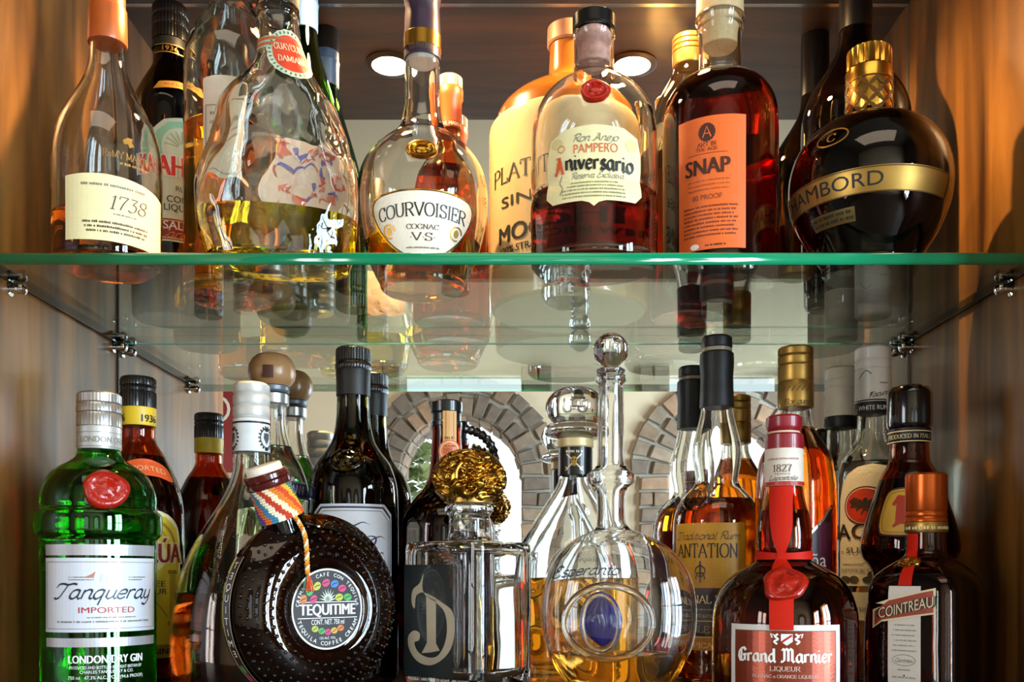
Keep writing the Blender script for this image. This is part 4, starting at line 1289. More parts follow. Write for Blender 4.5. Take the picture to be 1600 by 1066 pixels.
d = b.decal(166, 1036)
d.text('LONDON DRY GIN', 2, 0, 12, WHITE_INK, 'sans', 114, layer=0, bold=.03)
d.text('PRODUCED AND BOTTLED IN GREAT BRITAIN BY', 2, -9, 4.6, WHITE_INK, 'sans', 112, layer=0); d.text('CHARLES TANQUERAY & CO.', 2, -16, 4.6, WHITE_INK, 'sans', 80, layer=0); d.text('750 ml   47.3% ALC./VOL. (94.6 PROOF)', 2, -25, 5, WHITE_INK, 'sans', 116, layer=0)
d.build('white_print', b.root, label='white lettering printed on the green glass')

# --- coffee liqueur, yellow label
b = Bottle('coffee_liqueur_bottle', 'brown coffee liqueur bottle with yellow label and yellow neck band, behind the green gin bottle', 'bottle', 216, 0.947, Z0,
           [(664, 24), (672, 25.5), (688, 26), (698, 30), (712, 39), (728, 47), (745, 55), (765, 62), (790, 67), (820, 69), (1000, 69), (1060, 68)], group=LOW)
b.wall_top(glass((0.75, 0.34, 0.12), 1.48), 0.003)
b.fill(716, glass((0.42, 0.13, 0.04), 1.36, bump=0))
b.cap('cap', [(591, 25.5), (595, 27), (604, 27), (606, 25.5), (609, 27), (613, 25.8), (616, 27), (638, 27)], BLACK, knurl=36, depth=.03)
b.cap('neck_band', [(638, 26.6), (639, 27.2), (665, 27), (667, 26)], pbr('e3b822', 0.45))
d = b.decal(216, 652, r=27.6 * b.k); d.text('1936', -32, -6, 11, BLACK_INK, 'sans', 22, layer=0, bold=.02); d.text('1936', 18, -6, 11, BLACK_INK, 'sans', 26, layer=0, bold=.02); d.build('band_lettering', b.root)
d = b.decal(226, 733)
d.poly(catmull([(-44, -18), (-40, 4), (-20, 14), (0, 17), (20, 14), (40, 4), (44, -18), (20, -12), (0, -10), (-20, -12)], 3, True), pbr('e2571f', 0.45)); d.text('IMPORTED', 0, -2, 8, pbr('f0b080', .5), 'sans', 66, arch=6); d.build('neck_label', b.root)
d = b.decal(224, 905)
YEL = pbr('e3c22c', 0.5, vary=0.05)
d.poly(catmull([(-66, -125), (-66, 60), (-60, 84), (-40, 102), (0, 111), (40, 102), (60, 84), (66, 60), (66, -125)], 3)[:-1] + [(66, -125)], pbr('f0e6b0', .5)); d.poly([(-62, -104), (-62, 58), (-56, 80), (-38, 97), (0, 106), (38, 97), (56, 80), (62, 58), (62, -104)], YEL, 1)
d.line([(54 * cos(a), 44 + 52 * sin(a)) for a in [pi * k / 20 for k in range(21)]], 5, pbr('a8861c', .5), 2); d.line([(42 * cos(a), 44 + 42 * sin(a)) for a in [pi * k / 20 for k in range(21)]], 3, pbr('c79c20', .5), 2)
d.ell(4, 36, 34, 26, pbr('efe08a', .5), 2)
d.text('KAHL\u00daA', 4, 24, 34, CREAM, 'sans', 126, layer=4, bold=.08); d.text('KAHL\u00daA', 4, 26, 30, pbr('8f1d1a', 0.45), 'sans', 118, layer=5, bold=.03)
d.text('RUM', 4, 6, 8, BROWN_INK, 'sans', 24); d.text('COFFEE', 4, -12, 9, BROWN_INK, 'sans', 60, bold=.02); d.text('LIQUEUR', 4, -24, 9, BROWN_INK, 'sans', 66, bold=.02)
for sx in (-1, 1): d.rect(sx * 48 - 6, -70, sx * 48 + 6, 10, pbr('b99420', .5), 2); d.rect(sx * 48 - 9, 8, sx * 48 + 9, 14, pbr('9a7616', .5), 2); d.rect(sx * 48 - 9, -74, sx * 48 + 9, -68, pbr('9a7616', .5), 2)
d.line([(-34, -60), (-20, -40), (0, -52), (20, -38), (38, -60)], 2, pbr('a8861c', .5), 2)
d.rect(-66, -125, 66, -104, pbr('8f7a1c', .5), 2); d.text('THE ORIGINAL', 4, -119, 9, BLACK_INK, 'sans', 110, layer=3, bold=.02)
d.build('label', b.root)

# --- bell-shaped brandy with wreath band
b = Bottle('bell_brandy_bottle', 'bell-shaped clear bottle of brown spirit with white wreath-printed neck band', 'bottle', 393, 0.90, Z0,
           [(704, 26), (715, 26.5), (735, 28), (760, 35), (785, 47), (812, 63), (840, 80), (870, 95), (905, 108), (945, 117), (990, 121), (1040, 120)], group=LOW, r_base=112)
b.wall_top(glass((0.96, 0.97, 0.90), 1.48), 0.003, 0.008)
b.fill(927, glass((0.72, 0.34, 0.13), 1.36, bump=0))
b.cap('cap', [(600, 25), (604, 28), (614, 28), (617, 26.3), (621, 28), (632, 28), (635, 26.5), (639, 28.3), (650, 28.3), (653, 27), (656, 28)], pbr('c9c4ba', 0.45, 0.25))
b.cap('neck_band', [(656, 27.6), (657, 28.1), (705, 28.4), (708, 27.6)], pbr('d9d8d4', 0.45))
band_ = b.decal(393, 683, r=28.6 * b.k)
for cx_ in (-36, 26):
    band_.line([(cx_ + 12 * cos(a), 15 * sin(a)) for a in [2 * pi * k / 26 for k in range(24)]], 1.4, BLACK_INK, 0)
    for k in range(18):
        a = 2 * pi * k / 18
        band_.ell(cx_ + 13.5 * cos(a), 17 * sin(a), 2.6, 1.5, BLACK_INK, 0, 8, rot=a)
    band_.poly([(cx_ - 5, 8), (cx_ + 5, 8), (cx_ + 6, 0), (cx_, -10), (cx_ - 6, 0)], pbr('4a4a4a', .5), 0); band_.ell(cx_, 13, 4, 3, BLACK_INK, 0, 10); band_.ell(cx_, -17, 4, 3, BLACK_INK, 0, 10)
band_.rect(-60, 22.5, 60, 25.5, BLACK_INK, 0); band_.rect(-60, -23, 60, -21.5, BLACK_INK, 0)
band_.build('wreath_print', b.root)

# --- mushroom-stoppered clear bottle
b = Bottle('agave_spirit_bottle', 'clear bottle with brown mushroom-shaped stopper and silver neck ring', 'bottle', 425, 1.012, Z0,
           [(634, 21), (642, 21.5), (662, 22), (685, 26), (708, 34), (728, 45), (748, 52), (770, 56), (800, 56), (1010, 56)], group=LOW)
b.wall_top(G_CLEAR, 0.003)
b.fill(700, glass((0.97, 0.985, 0.98), 1.36, bump=0))
M_ = [(553, 14), (556, 23), (562, 30), (572, 35.5), (584, 36.5), (594, 34.5), (600, 30), (604, 26)]
b.cap('mushroom_stopper', M_, pbr('a5794c', 0.4, vary=0.1, nscale=40, coat=.3))
b.cap('stopper_collar', [(603, 25), (606, 27), (612, 27), (615, 25)], pbr('6f7377', 0.4, .5))
b.cap('neck_ring', [(616, 24), (618, 26), (632, 26), (635, 24)], SILVER)
d = b.decal(425, 577, r=36.6 * b.k); d.rect(-14, -13, 2, 7, pbr('4a2218', .5)); d.build('stopper_sticker', b.root)
d = b.decal(448, 765); d.rect(-50, -14, 50, 14, pbr('2c2760', .45)); d.rect(-50, 11, 50, 14, SILVER, 1); d.rect(-50, -14, 50, -11, SILVER, 1); d.line([(0, -7), (2, 8), (8, -6), (12, 8), (15, -6), (19, 8), (22, -6), (26, 8), (30, -6), (34, 7)], 2.4, WHITE_INK, 2); d.build('navy_label', b.root)

# --- round disc-shaped coffee tequila
RD, TD, dT = 0.082, 0.050, 0.822
XT = (490 - AX) * dT / FPX
tq = thing('disc_liqueur_bottle', 'round disc-shaped dark bottle covered in raised dots, with woven cord round its tilted neck', 'bottle', (XT, dT - CAM_D, RD + Z0), atan2(-XT, dT) + radians(31), LOW)
YAX = Matrix.Rotation(pi / 2, 4, 'X')            # lathe axis z -> -y, so that +z of the profile faces the front
h2 = TD / 2
pf = catmull([(0.0, h2 - .003), (0.030, h2 - .003), (0.036, h2 - .002), (0.041, h2), (0.052, h2 + .0005), (0.066, h2 - .004), (0.0755, h2 - .0115), (RD, h2 - .019)], 5)
full = [(r, z) for r, z in pf] + [(r, -z) for r, z in pf[::-1]]
inn = [(max(0, r - .003 * min(1, r / .03)), z * (1 - .003 / h2 * 1.0)) for r, z in full]
g = Geo().lathe(full, 96, YAX)
rnd = random.Random(4)
for row, (r_, z_) in enumerate([(.047, h2 + .0004), (.0535, h2 + .0004), (.0595, h2 - .0014), (.0655, h2 - .0042), (.071, h2 - .0082), (.0755, h2 - .0118)]):
    nn = int(2 * pi * r_ / .0078)
    for k in range(nn):
        a = 2 * pi * (k + .5 * (row % 2)) / nn
        c = Vector((r_ * sin(a), r_ * cos(a), z_))
        nrm = Vector((sin(a) * (.05 + .16 * row), cos(a) * (.05 + .16 * row), 1)).normalized()
        q = Vector((0, 0, 1)).rotation_difference(nrm).to_matrix().to_4x4()
        g.lathe([(0.0018, -.0005), (0.0016, .0007), (0.0010, .0015), (0, .0018)], 8, YAX @ Matrix.Translation(c) @ q)
g.obj('glass_body', glass((0.32, 0.18, 0.08), 1.5, bump=0.1), tq, sharp=60)
g = Geo().lathe([(r * .955, z * .87) for r, z in full], 72, YAX)
g.obj('liquid', pbr('4a2208', 0.2, vary=.55, nscale=22, coat=.5), tq)
# neck leaves the rim 22 degrees to the left of the top
ta = radians(-22)
NK = Matrix.Rotation(ta, 4, 'Y') @ Matrix.Translation((0, 0, .001))
nz = lambda t: NK @ Matrix.Translation((0, 0, t))
Geo().lathe([(.019, RD - .012), (.0185, RD - .004), (.0175, RD + .003), (.0165, RD + .012), (.0160, RD + .022), (.0158, RD + .029), (.012, RD + .029), (.012, RD - .012)], 40, NK, closed=True).obj('neck', glass((0.35, 0.16, 0.06), 1.5, bump=0.1), tq)
Geo().lathe([(0, RD + .0285), (.0185, RD + .0285), (.0193, RD + .030), (.0193, RD + .0335), (.0180, RD + .0345), (.0193, RD + .0355), (.0193, RD + .039), (.0180, RD + .0405), (0, RD + .0405)], 48, NK).obj('lip_ring', pbr('4a1410', 0.2, coat=.6), tq)
Geo().lathe([(0, RD + .040), (.0152, RD + .040), (.0150, RD + .0455), (.014, RD + .0465), (0, RD + .0468)], 40, NK).obj('cork', pbr('e6dcc8', 0.6), tq)
g = Geo()
CORDC = ['e8d8b0', 'd9791f', 'c8401c', 'e3a030', '2f7a5a', '6a3f86', 'd86a1c', '3c7fa0', 'eae0c0', 'c0361c']
COR = [pbr(c, 0.8, vary=.15, nscale=900) for c in CORDC]
for j in range(13):
    t = RD + .0005 + j * .0022
    R0 = .0186 - .0021 * min(1, j / 8)
    seg = 60
    ring = []
    for k in range(seg):
        a = 2 * pi * k / seg
        g.add([], [])
    pts = [NK @ Vector((R0 * sin(2 * pi * k / seg), -R0 * cos(2 * pi * k / seg), t + .0004 * (k % 2))) for k in range(seg)]
    base = len(g.v)
    before = len(g.f)
    g.tube(pts, .00125, 6, closed=True)
    for q in range(before, len(g.f)):
        kk = ((q - before) // 6)
        g.m[q] = int((kk / 3.0 + .25 * j)) % len(COR)
g.obj('woven_cord', COR, tq, fix=False)['label'] = 'woven multicoloured cord wrapped round the neck'
g = Geo()
p0 = NK @ Vector((0.002, -.0185, RD))
path = [p0, p0 + Vector((.001, -.006, -.006)), p0 + Vector((.004, -.0095, -.016)), p0 + Vector((.0045, -.012, -.028)), p0 + Vector((.004, -.0135, -.040)), p0 + Vector((.0045, -.0135, -.048))]
path = [Vector(p) for p in catmull([tuple(p) for p in path], 8)]
for st in range(3):
    pts = [p + Vector((.0011 * cos(i * .9 + st * 2.1), -.0011 * sin(i * .9 + st * 2.1), 0)) for i, p in enumerate(path)]
    g.tube(pts, .0012, 6, (3, 8, 1)[st])
e = path[-1]
for k in range(22):
    a = rnd.uniform(0, 6.28); rr = rnd.uniform(.001, .0055)
    g.tube([e, e + Vector((rr * .5 * cos(a), -abs(rr * .3 * sin(a)) - .0005, -.005)), e + Vector((rr * cos(a), -abs(rr * .4 * sin(a)) - .001, -.012 - rnd.uniform(0, .003)))], .0006, 5, rnd.choice([1, 4, 2, 3, 8, 4]))
g.obj('tassel', COR, tq, fix=False)
fl = lambda x, z, off: Vector((x, -(h2 - .0026) - off, z))
d = Decal(fl, 1.0, 0, .02)
DARK = pbr('241a16', 0.4, vary=.05)
d.ell(0, 0, .0345, .0345, pbr('e4dccb', .5), 0, 64); d.ell(0, 0, .0330, .0330, DARK, 1, 64)
d.arc('CREMA DE CAF\u00c9 CON TEQUILA', 0, 0, .0280, -86, 86, .0029, WHITE_INK, layer=2); d.arc('TEQUILA COFFEE CREAM', 0, 0, .0276, 72, -72, .0033, WHITE_INK, layer=2, inside=True)
BEANS = [pbr(c, .5) for c in ('d8742c', '4aa04a', 'b8b83a', 'c8386a', '3a78b8', 'c8386a', 'c8a02c', '4aa04a')]
spots = [(-.0235, .0085, 0), (-.0175, .0150, 1), (-.0105, .0195, 2), (-.002, .0222, 3), (.0065, .0213, 4), (.0140, .0175, 5), (.0110, .0098, 2), (.0195, .0098, 7), (-.0140, .0085, 3)]
for x, z, m_ in spots: d.ell(x, z, .0040, .0031, BEANS[m_], 2, 16, rot=.5 - x * 30); d.line([(x - .0026, z - .001), (x, z + .0004), (x + .0026, z + .001)], .0007, DARK, 3)
for i, (x, z) in enumerate([(-.0125, -.0165), (-.0062, -.0185), (0, -.0195), (.0062, -.0185), (.0125, -.0165)]): d.ell(x, z, .0033, .0027, BEANS[(2, 1, 3, 6, 0)[i]], 2, 14); d.line([(x - .002, z - .0012), (x + .002, z + .0012)], .0006, DARK, 3)
for k in range(9):
    a = pi * (k + .5) / 9
    d.poly([(-.0012 * sin(a), .0072 + .0012 * cos(a)), (.0088 * cos(a), .0072 + .0105 * sin(a)), (.0012 * sin(a), .0072 - .0012 * cos(a))], pbr('cfd8c0', .5), 2)
d.line([(-.029, .0060), (.029, .0060)], .0006, WHITE_INK, 2); d.line([(-.029, -.0075), (.029, -.0075)], .0006, WHITE_INK, 2)
d.text('TEQUITIME', 0, -.0048, .0090, WHITE_INK, 'sans', .054, layer=2, bold=.03)
d.text('CONT. NET. 750 ml', 0, -.0130, .0042, WHITE_INK, 'sans', .032, layer=2); d.text('12% ALC. VOL.', 0, -.0255, .0020, WHITE_INK, 'sans', .016, layer=2)
d.build('round_label', tq)


def rim(x, z, off):                                # x runs down the left rim, z across it
    a = -radians(58) - x / RD
    R = RD + off
    return Vector((R * sin(a), z, R * cos(a)))


d = Decal(rim, 1.0, -.004, .004)
d.rect(0, -.0055, .125, .0055, pbr('33251f', .45)); d.rect(0, -.0062, .125, -.0055, CREAM, 1); d.rect(0, .0055, .125, .0062, CREAM, 1)
for i, ch in enumerate('TEQUITIME'):
    v, f, w = sans_text(ch)
    k = .0070 / CAP_H
    d.items.append(([(.008 + .0092 * i + .003 - p[1] * k * .8, (p[0] - w / 2) * k * 1.0) for p in v], f, WHITE_INK, 2))
for i in range(3): d.ell(.097 + .009 * i, 0, .0045, .003, BEANS[(1, 3, 6)[i]], 2, 14)
d.build('rim_label', tq)

# --- dark green liqueur, white label
b = Bottle('dark_green_liqueur_bottle', 'dark green bottle with tall black cap, oval glass emblem and white blue-bordered label', 'bottle', 552, 0.99, Z0,
           [(600, 24), (620, 25), (650, 26), (675, 29), (692, 34), (708, 44), (722, 55), (738, 62), (758, 67.5), (785, 69.5), (1030, 69.5)], group=LOW)
b.wall_top(glass((0.34, 0.30, 0.10), 1.48), 0.0035)
b.fill(640, glass((0.35, 0.22, 0.06), 1.36, bump=0))
b.cap('cap', [(545, 25), (548, 27), (566, 27.5), (568, 26.3), (571, 28), (577, 28), (580, 26.5)], BLACK, knurl=44, depth=.02)
b.cap('cap_sleeve', [(579, 26.5), (583, 27), (598, 26.2), (620, 26.2)], BLACK_MATT)
seal(b, 541, 718, 27, 21, glass((0.34, 0.30, 0.10), 1.48), 'glass_emblem', lift=.005)
d = b.decal(550, 852, wide=60)
NAVY = pbr('2a2c4a', .45)
oct_ = lambda k, j: [(-60 * k, -90), (60 * k, -90), (60 * k, 48 - j), (46 * k, 63 - j), (-46 * k, 63 - j), (-60 * k, 48 - j)]
d.poly(oct_(1.02, -2), pbr('d8dce6', .5)); d.poly(oct_(.98, 2), NAVY, 1); d.poly(oct_(.94, 5), pbr('dfe1e8', .5, vary=.02), 2); d.line(oct_(.89, 9)[1:], .9, NAVY, 3)
d.line([(14, 6), (22, 14), (32, 12), (30, 2), (22, 0), (26, 8), (40, 14), (48, 10)], 3.2, NAVY, 3, smooth=True, taper=True); d.line([(-40, 26), (-20, 36), (0, 30), (14, 36), (24, 32)], 2.2, NAVY, 3, smooth=True, taper=True)
d.dashes(-40, 44, -14, 4, NAVY, 3, 4); d.dashes(-34, 40, -24, 4, NAVY, 3, 8)
d.build('label', b.root)

# --- square tequila decanter with gold knot stopper
aD = 0.0445
dD = 0.872
XD = (733 - AX) * dD / FPX
dl = thing('square_decanter', 'square clear glass tequila decanter with ornate gold knot stopper and silver letter D', 'bottle', (XD, dD - CAM_D, Z0), atan2(-XD, dD) - radians(35), LOW)
kD = dD / FPX
zD = lambda py: CAM_Z + (AY - py) * kD - Z0


def sqfac(n):
    return lambda th: (abs(sin(th)) ** n + abs(cos(th)) ** n) ** (-1 / n)


zs = zD(848)
outp = [(0, .0012, 1), (aD * .90, 0.0, 1), (aD * .965, .001, 1), (aD * .985, .004, 1), (aD, zs * .55, 1), (aD, zs - .007, 1), (aD * .985, zs - .002, 1), (aD * .93, zs, 1), (aD * .70, zs + .0008, .8), (.0225, zs + .002, .1), (.0200, zs + .0045, 0), (.0188, zs + .010, 0), (.0188, zs + .024, 0), (.0205, zs + .027, 0), (.0222, zs + .0285, 0), (.0222, zs + .0325, 0), (.020, zs + .0345, 0)]
inp = [(.0150, zs + .0345, 0), (.0150, zs + .006, 0), (.019, zs - .002, .1), (aD * .7, zs - .0045, .9), (aD - .007, zs - .0065, 1), (aD - .0055, zs - .012, 1), (aD - .006, .026, 1), (aD - .011, .0195, 1), (aD * .5, .0185, 1), (0, .0185, 1)]
lp = outp + inp
ks = [p[2] for p in lp]
sq7 = sqfac(9.0)
g = Geo().lathe([(p[0], p[1]) for p in lp], 144, fac=lambda th, i: 1 + ks[i] * (sq7(th) - 1))
g.obj('glass_body', glass((0.985, 0.99, 0.985), 1.5, bump=.08), dl, sharp=35)
g = Geo()
Rn, zc_ = .0315, zs + .058
NU, NV = 160, 90
v = []
for j in range(NV + 1):
    ph = -.95 + (pi / 2 + .95) * j / NV
    for i in range(NU):
        t = 2 * pi * i / NU
        n_ = Vector((cos(ph) * sin(t), -cos(ph) * cos(t), sin(ph)))
        w = Vector((n_.x, n_.y, n_.z)) * 1.25
        q = w + Vector((noise.noise(w * 1.3), noise.noise(w * 1.3 + Vector((9, 2, 4))), noise.noise(w * 1.3 + Vector((3, 8, 1))))) * 1.1
        rg = abs(sin(q.x * 4.2 + 3 * noise.noise(q * 1.4))) * abs(cos(q.y * 3.6 + 2 * noise.noise(q * 1.7 + Vector((5, 5, 5)))))
        hgt = .0062 * (min(1, rg * 1.9)) ** .6
        R = Rn - .0035 + hgt
        v.append((n_.x * R * 1.02, n_.y * R * 1.02, zc_ + n_.z * (R * .84)))
f = [(j * NU + i, j * NU + (i + 1) % NU, (j + 1) * NU + (i + 1) % NU, (j + 1) * NU + i) for j in range(NV) for i in range(NU)]
f += [tuple(range(NU))[::-1]]
mesh_obj('knot_stopper', v, f, pbr('a87c30', 0.24, 1.0, vary=.3, nscale=120), dl, sharp=80)
Geo().lathe([(0, zs + .0345), (.019, zs + .0345), (.0215, zs + .036), (.0215, zs + .040), (.019, zs + .042), (0, zs + .042)], 48).obj('stopper_collar', GOLD_DULL, dl)
Geo().lathe([(0, zs + .012), (.0142, zs + .012), (.0146, zs + .034), (0, zs + .0345)], 36).obj('stopper_plug', glass((0.98, 0.98, 0.97), 1.5, bump=0), dl)
face = lambda x, z, off: Vector((x, -aD - off + .0006 * 0, z))
d = Decal(face, 1.0, 0.068, .05)
PEW = pbr('a89a82', 0.35, 0.6, vary=0.05)
d.rect(-.040, -.048, .014, .052, pbr('161d1d', 0.22, coat=.6))
D_ = lambda pts: [((x - 64) * .00050 - .008, (y - 75) * .00052 + .006) for x, y in pts]
d.poly(D_(catmull([(44, 148), (36, 132), (20, 120), (18, 96), (24, 88), (28, 110), (40, 116), (58, 112), (84, 100), (108, 84), (112, 50), (104, 22), (84, 2), (58, -8), (30, -2), (12, 18), (10, 40), (22, 50), (36, 46), (34, 34), (24, 30), (30, 16), (50, 6), (74, 8), (90, 28), (96, 56), (90, 84), (70, 100), (52, 108), (42, 122)], 4, True)), PEW, 1)
d.poly(D_([(50, 112), (72, 104), (72, 30), (80, 18), (60, 14), (40, 12), (52, 30)]), PEW, 1)
d.text('TEQUILA - 100% PURO DE AGAVE - 40% ALC/VOL', -.002, -.051, .0022, WHITE_INK, 'sans', .068, layer=1)
d.build('face_panel', dl, label='dark printed panel with a silver letter D')

# --- brown jug with handle
b = Bottle('handled_brandy_bottle', 'red-brown round-bodied bottle with black handle, black cap and paper seal strip, behind the square decanter', 'bottle', 698, 0.989, Z0,
           [(660, 22), (668, 24), (676, 23), (700, 24), (730, 26), (750, 29), (765, 37), (780, 50), (797, 62), (815, 69), (840, 71), (1000, 71), (1030, 68)], group=LOW)
b.wall_top(glass((0.46, 0.13, 0.06), 1.48), 0.0035)
b.fill(760, glass((0.5, 0.14, 0.05), 1.36, bump=0))
b.cap('cap', [(628, 23.5), (630, 25), (645, 25), (647, 23.5), (650, 23), (659, 23), (661, 24.5), (667, 24.5), (668, 23)], BLACK)
hp = [(.020, b.zc(672)), (.030, b.zc(676)), (.040, b.zc(684)), (.048, b.zc(698)), (.052, b.zc(716)), (.051, b.zc(738)), (.045, b.zc(762)), (.038, b.zc(779))]
hp = catmull(hp, 5)
a_h = .35
Geo().tube([(x * cos(a_h), -x * sin(a_h), z) for x, z in hp], [.0045 + .001 * sin(i * 2.2) for i in range(len(hp))], 12).obj('handle', BLACK, b.root)
d = b.decal(702, 672, r=24.9 * b.k); d.rect(-10, -26, 12, 30, pbr('d09a5a', .55)); d.line([(-5, -24), (-5, 28)], 1, pbr('a86a34', .5), 1); d.line([(7, -24), (7, 28)], 1, pbr('a86a34', .5), 1); d.dashes(-7, 9, -14, 4, BROWN_INK, 1, 3); d.build('seal_strip', b.root)
d = b.decal(703, 705, r=26.2 * b.k); d.ell(0, 0, 18, 18, pbr('d8703a', .5)); d.line([(14.5 * cos(2 * pi * k / 24), 14.5 * sin(2 * pi * k / 24)) for k in range(24)], 1.2, CREAM, 1, closed=True); d.text('1884', 0, -4, 9, pbr('9a3a1c', .5), 'serif', 20); d.dashes(-8, 8, 7, 2, BROWN_INK, 2, 3); d.build('paper_seal', b.root)
d = b.decal(645, 838); d.poly([(-14, -40), (14, -40), (14, 14), (8, 22), (-8, 22), (-14, 14)], pbr('5c5a58', .4)); d.frame(-11, -36, 11, 12, 1.5, GREY_INK, 1); d.build('side_label', b.root)

# --- bottle with flared glass stopper and pirate band
b = Bottle('glass_stoppered_rum_bottle', 'clear flask with wide glass stopper and black neck band bearing crossed swords', 'bottle', 899, 0.952, Z0,
           [(694, 24), (704, 25), (742, 25.5), (756, 28), (775, 38), (795, 51), (820, 67), (845, 82), (872, 94), (905, 99), (960, 98), (1060, 96)], group=LOW)
b.wall_top(glass((0.98, 0.985, 0.985), 1.48, bump=.18), 0.003)
b.fill(905, glass((0.97, 0.78, 0.40), 1.36, bump=0))
st = [(606, 12), (608, 22), (614, 34), (624, 43), (636, 47), (648, 45), (658, 38), (664, 34), (668, 40), (673, 47), (679, 48), (684, 42), (687, 30)]
P = [(0, b.zc(604))] + [(h * b.k, b.zc(p)) for p, h in catmull(st, 4)] + [(18 * b.k, b.zc(690)), (17 * b.k, b.zc(720)), (0, b.zc(720))]
Geo().lathe(P, 64).obj('glass_stopper', glass((0.985, 0.985, 0.98), 1.5, bump=.25, bscale=60), b.root)
b.cap('stopper_seal', [(680, 25), (682, 28), (699, 28.5), (701, 27)], pbr('d8c08a', 0.4, .2))
band(b, 'neck_band', 700, 744, BLACK, 0.0012)
d = b.decal(897, 721, r=27.6 * b.k)
SW = pbr('d8c8a0', .4, .4)
d.line([(-14, -14), (12, 12)], 2, SW, 0); d.line([(14, -14), (-12, 12)], 2, SW, 0); d.line([(9, -13), (14, -8)], 2, SW, 0); d.line([(-9, -13), (-14, -8)], 2, SW, 0)
d.ell(0, 2, 5, 6, GOLD_INK, 1); d.rect(-3, -7, 3, -2, GOLD_INK, 1); d.ell(-2, 3, 1.2, 1.4, BLACK_INK, 2, 8); d.ell(2, 3, 1.2, 1.4, BLACK_INK, 2, 8); d.dashes(-13, 13, 14, 4, SW, 0, 6)
d.build('band_emblem', b.root)

# --- flattened round decanter with ball stopper
b = Bottle('ball_stoppered_tequila_bottle', 'flat round clear tequila decanter with long ringed neck and glass ball stopper', 'bottle', 966, 0.832, Z0,
           [(585, 21), (589, 24), (596, 24), (602, 20.5), (640, 20.5), (690, 21), (728, 23), (736, 30), (742, 37), (748, 38.5), (754, 37), (760, 30), (768, 24), (790, 22), (815, 23), (826, 27), (832, 40), (842, 62), (858, 84), (880, 102), (910, 115), (945, 121), (975, 121), (1005, 116), (1035, 104), (1058, 90), (1078, 72)], sx=1.0, sy=.46, group=LOW, r_base=62, seg=96)
for i, p in enumerate(b.prof):
    b.prof[i] = (p[0], p[1], max(0.0, min(1.0, (b.zc(822) - p[1]) / .014)))
# the neck stands a little left of the belly's middle
NX = -.0065
o1 = b.wall_top(glass((0.99, 0.99, 0.985), 1.48, bump=.06), 0.003, 0.008)
l1 = b.fill(1022, glass((0.97, 0.80, 0.40), 1.36, bump=0))
for o_ in (o1, l1):
    for vv in o_.data.vertices:
        w_ = max(0.0, min(1.0, (vv.co.z - b.zc(900)) / (b.zc(815) - b.zc(900))))
        vv.co.x += NX * w_ * w_
P = catmull([(0, .0), (.006, .0004), (.0105, .0042), (.0145, .0095), (.0152, .0152), (.0145, .021), (.0105, .0262), (.006, .0296), (0, .0304)], 5)
zb = b.zc(584)
st = Geo().lathe([(0, zb - .012), (.0085, zb - .012), (.0092, zb), (.0125, zb + .0008), (.0130, zb + .003), (.0085, zb + .0055)] + [(r, zb + .0052 + z) for r, z in P if z > .0003], 64).obj('ball_stopper', glass((0.99, 0.99, 0.99), 1.5, bump=0), b.root)
st.location.x = NX
# glass roundel on the face, with a blue agave behind it
b.flat_decal(948, 972)
for px_, rx_, ry_, t_, nm in ((950, 68, 58, .0034, 'glass_roundel'), (938, 29, 44, .0024, 'inner_roundel')):
    q = b.flat_decal(px_, 973)
    pts = [q.fn(rx_ * q.s * cos(2 * pi * k / 64), q.z0 + ry_ * q.s * sin(2 * pi * k / 64), -.0012) for k in range(64)]
    Geo().tube(pts, t_, 12, closed=True).obj(nm, glass((0.99, 0.99, 0.985), 1.5, bump=0), b.root)
b.flat_decal(940, 972)
XR_, yf, zr_ = b.fx, b.fy, b.fz
g = Geo()
BLU = pbr('1a1f7a', 0.15, coat=.8, vary=.2, nscale=120)
for k in range(13):
    a = 2 * pi * k / 13
    for sc, lean in ((1.0, .34), (.72, .16)):
        pts, rad = [], []
        for i in range(9):
            t = i / 8
            rr = (.0075 * sin(pi * min(1, t * 1.05) * .93) + .0006) * (1 + lean) * sc
            pts.append((rr * cos(a + lean) + 0, rr * sin(a + lean) * .8, -.017 + .034 * t * sc)); rad.append(.0034 * (sin(pi * (t * .94 + .04)) ** .8) + .0002)
        g.tube(pts, rad, 7)
ag = g.obj('agave_ornament', BLU, b.root, sharp=60)
ag.location = (XR_, yf + .0165, zr_)
ag.scale = (1.25, 1.0, 1.25)
ag['label'] = 'blue glass agave inside the bottle'
d = b.flat_decal(914, 893)
INKV = pbr('2e2a3a', .5, vary=0)
d.text('\u2020Esperanto', -2, -6, 17, INKV, 'script', 108, layer=0, slope=.06, arch=3); d.text('Tequila', 2, 16, 8, INKV, 'italic', 38, layer=0); d.text('Seleccion', 32, -16, 8, INKV, 'italic', 44, layer=0, slope=-.06)
d.build('printed_name', b.root, label='dark handwritten lettering printed on the glass')

# --- two-step dark rum with gold label
b = Bottle('dark_rum_bottle', 'clear bulb-necked rum bottle with black sleeve, round glass emblem and gold label', 'bottle', 1120, 0.982, Z0,
           [(560, 22), (600, 23.5), (638, 24.5), (655, 27), (675, 32), (695, 36.5), (712, 37.5), (728, 36), (742, 33.5), (752, 33), (760, 36), (770, 45), (782, 55), (796, 62.5), (812, 66.5), (835, 68), (1000, 68), (1030, 66)], group=LOW)
b.wall_top(G_CLEAR, 0.003)
b.fill(783, glass((0.96, 0.50, 0.05), 1.36, bump=0))
b.cap('cap', [(527, 22), (530, 23.5), (543, 24), (545, 23)], BLACK_MATT)
b.cap('cap_ring', [(545, 22.5), (546, 23.2), (551, 23.2), (552, 22.5)], pbr('a89a80', .3))
b.cap('neck_sleeve', [(551, 24), (554, 26), (570, 26.5), (590, 25), (610, 25.6), (636, 26.8), (638, 26)], BLACK_MATT)
